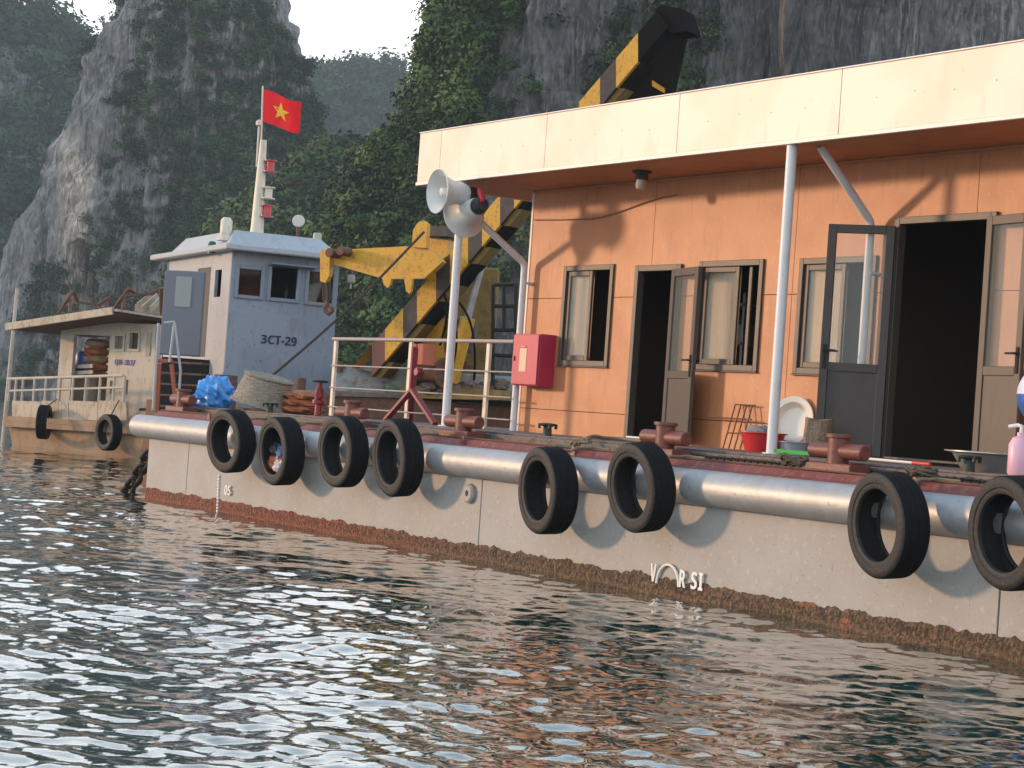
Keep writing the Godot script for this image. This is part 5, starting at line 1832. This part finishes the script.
	# railing on the bulwark
	var xs = []
	for px in [6.5, 13.0, 20.0, 31.5, 43.0, 57.0, 70.0, 83.0, 97.0, 111.0, 121.5]:
		var pa = P.call(px, 401.0); var pb = P.call(px, 379.0 - 0.03 * px)
		m = MB.new()
		m.tube([Vector3(pa.x, pa.y, zb - 0.05), Vector3(pa.x, pb.y, zb - 0.05)], 0.03, 8)
		part_in(xf, t, "railing_post", m, cab)
	for k in 2:
		m = MB.new()
		var pts = []
		for px in [6.5, 57.0, 57.5, 121.5]:
			var q = P.call(px, (379.0 - 0.03 * px) + (k * 12.0))
			pts.append(Vector3(q.x, q.y, zb - 0.05))
		m.tube(pts, 0.034 if k == 0 else 0.026, 8)
		part_in(xf, t, "rail", m, cab)
	# cabin
	var cz = zb - 0.7
	var C = func(px, py): return bz_of.call(px, py, cz)
	var cx0 = C.call(57.5, 380.0).x; var cx1 = C.call(155.0, 380.0).x
	var roof_l = C.call(57.5, 331.0).y; var roof_r = C.call(150.0, 324.0).y
	var rt = max(roof_l, roof_r)
	var dx0 = C.call(71.0, 380.0).x; var dx1 = C.call(107.0, 380.0).x
	var holes = [[dx0, dx1, yd, C.call(90.0, 335.0).y]]
	for q in [[116.0, 336.0, 124.0, 349.0], [130.5, 333.0, 139.0, 349.0], [128.0, 380.0, 131.5, 395.0], [66.0 + 47.0, 381.0, 118.0, 394.0]]:
		holes.append([C.call(q[0], 340.0).x, C.call(q[2], 340.0).x, C.call((q[0] + q[2]) * 0.5, q[3]).y, C.call((q[0] + q[2]) * 0.5, q[1]).y])
	m = MB.new()
	m.wall(Vector3(0, 0, cz), Vector3.RIGHT, Vector3.BACK, [cx0, cx1, yd, rt], holes, 0.08)
	m.span(Vector3(cx1 - 0.08, yd, cz - 0.081), Vector3(cx1, rt, cz - 1.4), 0.0)
	m.span(Vector3(cx0, yd, cz - 1.32), Vector3(cx1 - 0.081, rt, cz - 1.4), 0.0)
	m.span(Vector3(cx0, yd, cz - 0.081), Vector3(cx0 + 0.08, yd + 1.1, cz - 1.31), 0.0)
	part_in(xf, t, "cabin_wall", m, cab)
	for k in range(1, 3):
		var h = holes[k]
		m = MB.new()
		for q in [[h[0] - 0.05, h[0], h[2] - 0.05, h[3] + 0.05], [h[1], h[1] + 0.05, h[2] - 0.05, h[3] + 0.05], [h[0], h[1], h[3], h[3] + 0.05], [h[0], h[1], h[2] - 0.05, h[2]]]:
			m.span(Vector3(q[0], q[2], cz + 0.03), Vector3(q[1], q[3], cz + 0.002), 0.0)
		part_in(xf, t, "window_frame", m, cab)
		m = MB.new()
		m.span(Vector3(h[0] + 0.001, h[2] + 0.001, cz - 0.05), Vector3(h[1] - 0.001 if k == 2 else h[1] - 0.02, h[3] - 0.001, cz - 0.06), 0.0)
		part_in(xf, t, "window_shutter", m, flat(lin(0.06, 0.045, 0.035), 0.6) if k == 2 else flat(lin(0.2, 0.17, 0.14), 0.6))
	var fp0 = C.call(145.5, 356.0); var fp1 = C.call(152.0, 332.0)
	m = MB.new()
	m.span(Vector3(fp0.x, fp0.y, cz + 0.02), Vector3(fp1.x, fp1.y, cz + 0.002), 0.01)
	part_in(xf, t, "door_panel", m, flat(lin(0.36, 0.31, 0.26), 0.7))
	lettering(t, "painted_number", "QN-3837", xf * (C.call(125.0, 362.5) + Vector3(0, 0, 0.006)), xf.basis.z, 0.12, flat(lin(0.06, 0.06, 0.26), 0.6))
	# pipes at the cabin's end and under the sill
	for q in [[157.5, 326.0, 153.5, 408.0], [153.0, 409.0, 140.0, 409.5]]:
		m = MB.new()
		m.tube([bz_of.call(q[0], q[1], cz + 0.08), bz_of.call(q[2], q[3], cz + 0.08)], 0.03, 8)
		part_in(xf, t, "pipe", m, X.chain)
	# flat roof: a tilted slab reaching out over the bow deck
	var A = bz_of.call(7.5, 327.0, zb + 0.25); var B = bz_of.call(113.5, 311.0, zb + 0.25); var E = bz_of.call(166.0, 319.0, cz - 0.3)
	var rim = [A, B, E, E + Vector3(-0.1, 0, -1.4), A + Vector3(0, 0, -2.4)]
	var ins = (A + B + E) / 3.0 + Vector3(0, 0, -1.2)
	m = MB.new()
	var dn = Vector3(0, 0.06, 0)
	var up_f = []; var lo_f = []
	for q in rim:
		up_f.append(q + dn); lo_f.append(q - dn)
	for k in 5:
		m.face([lo_f[k], lo_f[(k + 1) % 5], up_f[(k + 1) % 5], up_f[k]], (rim[k] + rim[(k + 1) % 5]) * 0.5 - ins)
	m.face(up_f, Vector3.UP)
	m.face(lo_f, Vector3.DOWN)
	part_in(xf, t, "roof", m, X.rust)
	m = MB.new()
	var e = B - A
	m.box((A + B) * 0.5 + Vector3(0, 0.0, 0.03), Vector3(e.length() + 0.05, 0.16, 0.045), 0.01, Basis(e.normalized(), Vector3(0, 0, 1).cross(e.normalized()), Vector3(0, 0, 1)))
	part_in(xf, t, "roof_edge_board", m, stained)
	m = MB.new()
	m.bar(B + Vector3(0.04, 0.02, 0), E + Vector3(0.04, 0.02, 0), 0.05, 0.18, Vector3.UP)
	part_in(xf, t, "roof_end_board", m, cab)
	# wreckage of awning frames and boards on the roof
	for q in [[58.0, 314.0, 73.0, 291.5], [73.0, 291.5, 78.0, 302.0], [78.0, 302.0, 98.0, 305.0], [98.0, 305.0, 110.5, 297.0], [70.0, 313.0, 70.5, 299.0], [107.0, 312.0, 107.0, 300.0], [113.0, 310.0, 129.0, 288.0], [128.0, 289.0, 136.0, 294.0], [124.0, 296.0, 150.0, 294.0], [150.0, 294.0, 162.0, 288.0], [161.0, 288.0, 161.0, 312.0], [123.0, 309.0, 124.0, 297.0]]:
		m = MB.new()
		m.bar(bz_of.call(q[0], q[1], zb - 0.6), bz_of.call(q[2], q[3], zb - 0.9), 0.07, 0.05, Vector3.FORWARD, 0.005)
		part_in(xf, t, "awning_bar", m, X.rust)
	for q in [[138.0, 306.0, 152.0, 295.0], [143.0, 309.0, 158.0, 296.0], [150.0, 310.0, 160.0, 300.0], [135.0, 308.0, 160.0, 311.0]]:
		m = MB.new()
		m.bar(bz_of.call(q[0], q[1], zb - 0.8), bz_of.call(q[2], q[3], zb - 1.1), 0.16, 0.03, Vector3(0.3, 1, 0.2), 0.004)
		part_in(xf, t, "loose_board", m, cab)
	# things in the open side of the cabin
	var bz = cz - 0.5
	var bp = bz_of.call(84.0, 371.0, bz)
	var br = thing_in(xf, "blue_barrel", Vector3(bp.x, bp.y, bz), "blue plastic barrel in the open side of the cargo boat's cabin", "barrel")
	m = MB.new()
	m.lathe([Vector2(0.0, 0.0), Vector2(0.2, 0.0), Vector2(0.22, 0.03), Vector2(0.22, 0.34), Vector2(0.19, 0.40), Vector2(0.07, 0.44), Vector2(0.06, 0.5), Vector2(0.0, 0.5)], 18, Transform3D(Basis.IDENTITY, Vector3(bp.x, bp.y, bz)))
	part_in(xf, br, "body", m, flat(lin(0.02, 0.09, 0.36), 0.4))
	var op = bz_of.call(95.0, 372.0, bz)
	var sk = thing_in(xf, "sack_stack", Vector3(op.x, op.y, bz), "stack of orange-brown sacks beside the blue barrel", "sacks")
	for k in 4:
		m = MB.new()
		crumple(m, Vector3(op.x + 0.02 * (k % 2), op.y + 0.1 + k * 0.17, bz), Vector3(0.34, 0.11, 0.25), 130 + k, 0.25, 18, 8)
		part_in(xf, sk, "sack", m, flat([lin(0.36, 0.13, 0.05), lin(0.34, 0.22, 0.12)][k % 2], 0.85))
	var sh = thing_in(xf, "cabin_bench", Vector3(op.x, yd, bz), "pale bench shelf carrying the barrel and the sacks", "bench")
	for k in 2:
		m = MB.new()
		var l0 = bz_of.call(67.0, [367.0, 373.5][k], bz + 0.3); var l1 = bz_of.call(93.0, [366.0, 372.0][k], bz + 0.3)
		m.bar(l0, l1, 0.08, 0.04, Vector3.UP)
		part_in(xf, sh, "rail", m, cab)
	m = MB.new()
	m.span(Vector3(bz_of.call(68.0, 374.0, bz).x, bp.y - 0.05, bz + 0.28), Vector3(bz_of.call(94.0, 374.0, bz).x, bp.y - 0.005, bz - 0.3), 0.005)
	part_in(xf, sh, "seat", m, cab)
	for px in [70.0, 92.0]:
		m = MB.new()
		var q = bz_of.call(px, 374.0, bz)
		m.span(Vector3(q.x - 0.04, yd, bz - 0.1), Vector3(q.x + 0.04, q.y - 0.05, bz + 0.1), 0.0)
		part_in(xf, sh, "leg", m, cab)
	# its two tyres
	var me = tyre_meshes()
	for q in [[44.0, 422.0, -50.0, -24.0, 0.95, 57.0, 399.0, "black tyre hung slantwise on the cargo boat's bow bulwark"], [108.5, 432.5, -10.0, 0.0, 0.98, 119.0, 400.0, "black tyre hung upright by a rope on the cargo boat's side"]]:
		var p = bz_of.call(q[0], q[1], zb + 0.26)
		var ty = thing_in(xf, "tyre_fender", p, q[7], "tyre", "tyres hung on the cargo boat")
		ty.basis = xf.basis * Basis.from_euler(Vector3(0, deg_to_rad(q[2]), deg_to_rad(q[3]))) * q[4]
		put_tyre(ty, me, 20.0)
		m = MB.new()
		var inv = ty.transform.affine_inverse()
		m.tube([inv * (xf * (p + Vector3(0.0, 0.3, 0))), inv * (xf * bz_of.call(q[5], q[6], zb + 0.02))], 0.02, 6)
		part(ty, "rope", m, X.rope, true)
	# bamboo pole standing by the bow
	var pl = thing_in(xf, "mooring_pole", bz_of.call(3.0, 440.0, zb + 0.5), "thin pale wooden pole standing upright by the cargo boat's bow", "pole")
	m = MB.new()
	var b0 = bz_of.call(3.0, 440.0, zb - 0.5); var b1 = bz_of.call(6.5, 288.0, zb - 0.5)
	m.tube([Vector3(b0.x, -0.5, b0.z), Vector3(b0.x + 0.1, b1.y, b0.z)], [0.06, 0.035], 8)
	part_in(xf, pl, "shaft", m, cab)

# ---------------------------------------------------------------- crane pontoon
func build_crane():
	var D = 35.2
	var f = Vector3(-BACK.x, 0, -BACK.z).normalized()
	var r = f.cross(Vector3.UP).normalized()
	var yel = textured(paint(lin(0.62, 0.33, 0.02), [
		[0.02, 1, 1, 0.5, 0.8, lin(0.55, 0.27, 0.02), 0.7],
		[0.07, 1, 2, 0.68, 0.8, lin(0.30, 0.12, 0.025), 0.8],
		[0.13, 1, 1, 0.74, 0.82, lin(0.06, 0.03, 0.015), 0.85]], 256, 81), Vector3(0.6, 0.6, 0.6), 0.5)
	var dirty_shade_yel = textured(paint(lin(0.20, 0.125, 0.02), [[0.03, 1, 2, 0.5, 0.75, lin(0.11, 0.075, 0.02), 0.8], [0.09, 1, 1, 0.68, 0.8, lin(0.04, 0.028, 0.015), 0.8]], 256, 84), Vector3(0.8, 0.8, 0.8), 0.6)  # dirty crane yellow, darkened further to put shade into the colour
	var jet = flat(lin(0.012, 0.011, 0.011), 0.9)
	jet.metallic_specular = 0.1
	var blk = textured(paint(lin(0.035, 0.028, 0.026), [[0.05, 1, 1, 0.55, 0.8, lin(0.09, 0.05, 0.04), 0.7]], 128, 82), Vector3(0.8, 0.8, 0.8), 0.6)
	# pontoon
	var pn = thing("crane_pontoon", at(430.0, 410.0, D), "pale grey and green crane pontoon lying behind the barge's railing", "pontoon")
	var grn = textured(paint(lin(0.33, 0.35, 0.37), [
		[0.006, 1, 1, 0.62, 0.7, lin(0.06, 0.17, 0.10), 0.9],
		[0.03, 1, 1, 0.6, 0.75, lin(0.42, 0.41, 0.36), 0.7],
		[0.05, 1, 2, 0.64, 0.78, lin(0.24, 0.12, 0.06), 0.8]], 512, 83), Vector3(0.22, 0.35, 0.22), 0.6)
	var top = at(360.0, 366.0, D).y
	var low = at(360.0, 394.0, D).y
	var pl = at(334.0, 380.0, D); var pr = at(600.0, 380.0, D)
	var m = MB.new()
	var mid = (pl + pr) * 0.5
	m.box(Vector3(mid.x, (low + top) * 0.5, mid.z) + f * 2.6, Vector3(pl.distance_to(pr), top - low, 5.2), 0.03, Basis(r, Vector3.UP, -f))
	part(pn, "coaming", m, grn)
	m = MB.new()
	m.box(Vector3(mid.x, low * 0.5 - 0.25, mid.z) + f * 2.6, Vector3(pl.distance_to(pr) + 0.4, low + 0.45, 6.0), 0.03, Basis(r, Vector3.UP, -f))
	part(pn, "hull", m, X.rust)
	m = MB.new()
	m.bar(at(334.0, 394.0, D - 0.4), at(600.0, 400.0, D - 0.4), 0.12, 0.08, f)
	part(pn, "rubbing_strake", m, X.deck)
	for q in [[340.0, 372.0], [392.0, 372.0], [465.0, 372.0]]:
		m = MB.new()
		var p = at(q[0], q[1], D - 0.05)
		m.tube([p, p + Vector3.UP * 0.18], 0.05, 8)
		m.bar(p + Vector3.UP * 0.1 - r * 0.09, p + Vector3.UP * 0.1 + r * 0.09, 0.05, 0.05)
		part(pn, "cleat", m, X.rust)
	for k in 7:
		rng.seed = 700 + k
		m = MB.new()
		var p = at(428.0 + k * 12.0, 388.0 + rng.randf_range(-3, 3), D - 0.6)
		crumple(m, p, Vector3(0.2, 0.11, 0.15), 710 + k, 0.6)
		part(pn, "scrap_lump", m, X.rust if k % 2 else X.deck)
	# crane
	var c = thing("yellow_crane", at(450.0, 385.0, D), "yellow crane with a black-striped boom rising behind the deckhouse and a folded jib", "crane")
	var h = (r * cos(deg_to_rad(32.0)) - f * sin(deg_to_rad(32.0))).normalized()
	var wd = h.cross(Vector3.UP).normalized()
	if wd.dot(f) < 0: wd = -wd
	var o = at(430.0, 380.0, D - 1.1)
	o.y = 0.0
	var bas = Basis(h, Vector3.UP, h.cross(Vector3.UP))
	var plate = func(name, pts, off, thick, mat):
		var po = o + wd * off
		var out = []
		for q in pts:
			var p = on_plane(q[0], q[1], po - wd * thick * 0.5, wd)
			out.append(Vector2((p - po).dot(h), p.y))
		var mm = MB.new()
		mm.prism(out, thick, Transform3D(bas, po))
		return part(c, name, mm, mat)
	# boom: upper and lower edge of its side plate in pixels, cut into painted bands
	var up0 = Vector2(352.0, 368.0); var up1 = Vector2(657.0, 10.5)
	var lo0 = Vector2(376.0, 372.0); var lo1 = Vector2(668.0, 26.0)
	var marks = [352.0, 372.0, 385.0, 403.0, 417.0, 436.0, 450.0, 468.0, 482.0, 500.0, 514.0, 532.0, 547.0, 565.0, 579.0, 600.0, 616.0, 638.0, 657.0]
	var bands = []
	for q in marks: bands.append((q - 352.0) / 305.0)
	for k in bands.size() - 1:
		var a0 = up0.lerp(up1, bands[k]); var a1 = up0.lerp(up1, bands[k + 1])
		# band ends stand plumb
		var s = (lo1.y - lo0.y) / (lo1.x - lo0.x)
		var b0 = Vector2(a0.x, lo0.y + s * (a0.x - lo0.x)); var b1 = Vector2(a1.x, lo0.y + s * (a1.x - lo0.x))
		if k == 0: b0 = lo0
		if k == bands.size() - 2: b1 = Vector2(668.0, 27.0)
		var mt = yel if k % 2 == 0 else blk
		if k == 1: mt = X.bollard
		if k == bands.size() - 2: mt = jet
		plate.call("boom_band", [[a0.x, a0.y], [a1.x, a1.y], [b1.x, b1.y], [b0.x, b0.y]], 0.2, 0.3, mt)
		# bottom flange under the side plate, in the next band's colour with its shade darkened in
		if k > 0 and k < bands.size() - 2:
			plate.call("boom_flange", [[b0.x, b0.y + 0.3], [b1.x, b1.y + 0.3], [b1.x + 9.0, b1.y + 1.0], [b0.x + 9.0, b0.y + 1.0]], 0.28, 0.3, jet if k % 2 == 0 else dirty_shade_yel)
	plate.call("boom_head", [[655.0, 10.0], [661.0, 5.5], [680.0, 8.0], [687.0, 31.0], [670.0, 33.0]], 0.35, 0.5, jet)
	plate.call("boom_web", [[686.0, 31.0], [671.0, 34.0], [614.0, 101.0], [655.0, 108.0], [672.0, 92.0]], 0.75, 0.12, jet)
	plate.call("web_stripe", [[652.0, 80.0], [664.0, 88.0], [664.0, 93.0], [652.0, 86.0]], 0.66, 0.04, yel)
	# folded jib
	plate.call("jib", [[331, 250.5], [352, 249], [412, 246], [432, 251], [442, 262], [424, 278.5], [384, 279], [332, 264]], -0.3, 0.14, yel)
	plate.call("pin_plate", [[411.5, 247], [413, 230], [418, 222.5], [423, 220.5], [427, 224], [426, 248]], -0.4, 0.1, yel)
	for q in [[382, 391, 279, 288], [404, 412, 279, 294]]:
		plate.call("lug_plate", [[q[0], q[2] - 0.5], [q[1], q[2] - 0.5], [q[1] - 1, q[3] - 3], [(q[0] + q[1]) * 0.5 + 1, q[3]], [q[0] + 2, q[3] - 3]], -0.42, 0.06, yel)
	plate.call("jib_tip", [[320, 252], [325, 248], [330, 251], [329, 276], [325, 283], [320, 281]], -0.42, 0.1, yel)
	for q in [[331.0, 253.0], [342.0, 251.0]]:
		m = MB.new()
		var p = on_plane(q[0], q[1], o - wd * 0.62, wd)
		m.lathe([Vector2(0.0, 0.06), Vector2(0.08, 0.06), Vector2(0.08, -0.2)], 12, Transform3D(Basis(h, -wd, h.cross(-wd)), p))
		part(c, "jib_pin", m, X.rust)
	# tackle and hook
	m = MB.new()
	for dx in [0.0, 4.0]:
		m.tube([on_plane(323.0 + dx, 278.0, o - wd * 0.4, wd), on_plane(324.5 + dx, 302.0, o - wd * 0.4, wd)], 0.03, 6)
	m.bar(on_plane(326.0, 276.0, o - wd * 0.35, wd), on_plane(327.5, 300.0, o - wd * 0.35, wd), 0.14, 0.1, wd)
	part(c, "tackle", m, X.chain)
	m = MB.new()
	var hk = []
	for q in [[327.0, 300.0], [327.5, 304.0], [325.0, 307.0], [325.5, 311.0], [329.0, 313.5], [332.0, 311.0], [331.5, 307.5]]:
		hk.append(on_plane(q[0], q[1], o - wd * 0.4, wd))
	m.tube(hk, 0.045, 8)
	part(c, "hook", m, X.rust)
	# slewing column, machinery and cab frame
	var cb = at(468.0, 398.0, D + 1.2); var ct = at(472.0, 268.0, D + 1.2)
	m = MB.new()
	m.box(Vector3(cb.x, (cb.y + ct.y) * 0.5, cb.z), Vector3(0.82, ct.y - cb.y, 0.9), 0.03, Basis(r, Vector3.UP, -f))
	part(c, "column", m, dirty_shade_yel)
	plate.call("winch_housing", [[404, 388], [409, 345], [418, 332], [444, 318], [444, 388]], 0.9, 0.5, yel)
	plate.call("sheave_box", [[428, 226], [446, 226], [446, 236], [428, 236]], 0.6, 0.4, blk)
	plate.call("sheave_plate", [[428, 238], [447, 240], [447, 256], [438, 262], [428, 254]], 0.7, 0.3, yel)
	plate.call("base_ring", [[400, 386], [500, 390], [500, 400], [400, 398]], 1.2, 1.6, dirty_shade_yel)
	for q in [[419.0, 363.0], [426.5, 363.0]]:
		m = MB.new()
		m.box(on_plane(q[0], q[1] - 8.0, o - wd * 0.1, wd), Vector3(0.13, 0.36, 0.4), 0.01, bas)
		part(c, "control_box", m, flat(lin(0.50, 0.13, 0.07), 0.5))
	m = MB.new()
	var mp = on_plane(462.0, 335.0, o + wd * 0.85, wd)
	m.lathe([Vector2(0.0, -0.3), Vector2(0.26, -0.3), Vector2(0.26, 0.25), Vector2(0.16, 0.32), Vector2(0.0, 0.34)], 16, Transform3D(Basis.IDENTITY, mp))
	part(c, "slew_motor", m, blk)
	for q in [[493, 285, 493, 398], [516, 285, 516, 398], [493, 285, 516, 284], [493, 306, 516, 306], [493, 330, 516, 330], [493, 355, 516, 356], [504, 285, 504, 330]]:
		m = MB.new()
		m.tube([on_plane(q[0], q[1], o + wd * 0.9, wd), on_plane(q[2], q[3], o + wd * 0.9, wd)], 0.035, 6)
		part(c, "cage_bar", m, X.dark)
	# lifting ram, winch drum and hoses at the boom foot
	m = MB.new()
	m.tube([on_plane(452.0, 380.0, o + wd * 0.45, wd), on_plane(468.0, 318.0, o + wd * 0.45, wd)], 0.13, 14)
	part(c, "ram_cylinder", m, yel)
	m = MB.new()
	m.tube([on_plane(468.0, 318.0, o + wd * 0.45, wd), on_plane(484.0, 256.0, o + wd * 0.45, wd)], 0.06, 12)
	part(c, "ram_rod", m, X.silver)
	m = MB.new()
	var wp = on_plane(430.0, 372.0, o + wd * 0.3, wd)
	m.lathe([Vector2(0.0, -0.3), Vector2(0.26, -0.3), Vector2(0.26, -0.26), Vector2(0.17, -0.25), Vector2(0.17, 0.25), Vector2(0.26, 0.26), Vector2(0.26, 0.3), Vector2(0.0, 0.3)], 18, Transform3D(Basis(Vector3.UP, h, Vector3.UP.cross(h)), wp))
	part(c, "winch_drum", m, X.rust)
	for q in [[436, 300, 456, 330, 450, 372], [444, 290, 470, 322, 474, 380], [424, 276, 446, 300, 440, 345]]:
		m = MB.new()
		var hc = Curve3D.new()
		var ha = on_plane(q[0], q[1], o + wd * 0.25, wd); var hb = on_plane(q[2], q[3], o + wd * 0.1, wd); var he = on_plane(q[4], q[5], o + wd * 0.4, wd)
		hc.add_point(ha); hc.add_point(hb, (ha - he) * 0.25, (he - ha) * 0.25); hc.add_point(he)
		var hp = []
		for e2 in hc.tessellate_even_length(4, 0.12): hp.append(e2)
		m.tube(hp, 0.022, 6)
		part(c, "hose", m, jet)
	# the stay rope
	var rp = thing("stay_rope", at(345.0, 310.0, 36.0), "dark slanting rope stretched from the crane's jib down to the fore deck", "rope")
	m = MB.new()
	var r0 = on_plane(424.0, 232.0, o - wd * 0.7, wd); var r1 = at(262.0, 384.0, 31.0)
	var pts = []
	for k in 13:
		var t = k / 12.0
		pts.append(r0.lerp(r1, t) - Vector3.UP * 0.10 * sin(PI * t))
	m.tube(pts, 0.022, 6)
	part(rp, "strand", m, X.chain)

func _ready():
	set_view_and_light()
	build_water()
	build_hills()
	make_materials()
	build_barge()
	build_house()
	build_tyres()
	build_tug()
	build_boat()
	build_crane()
	build_chains()
	build_foredeck()
	build_house_things()
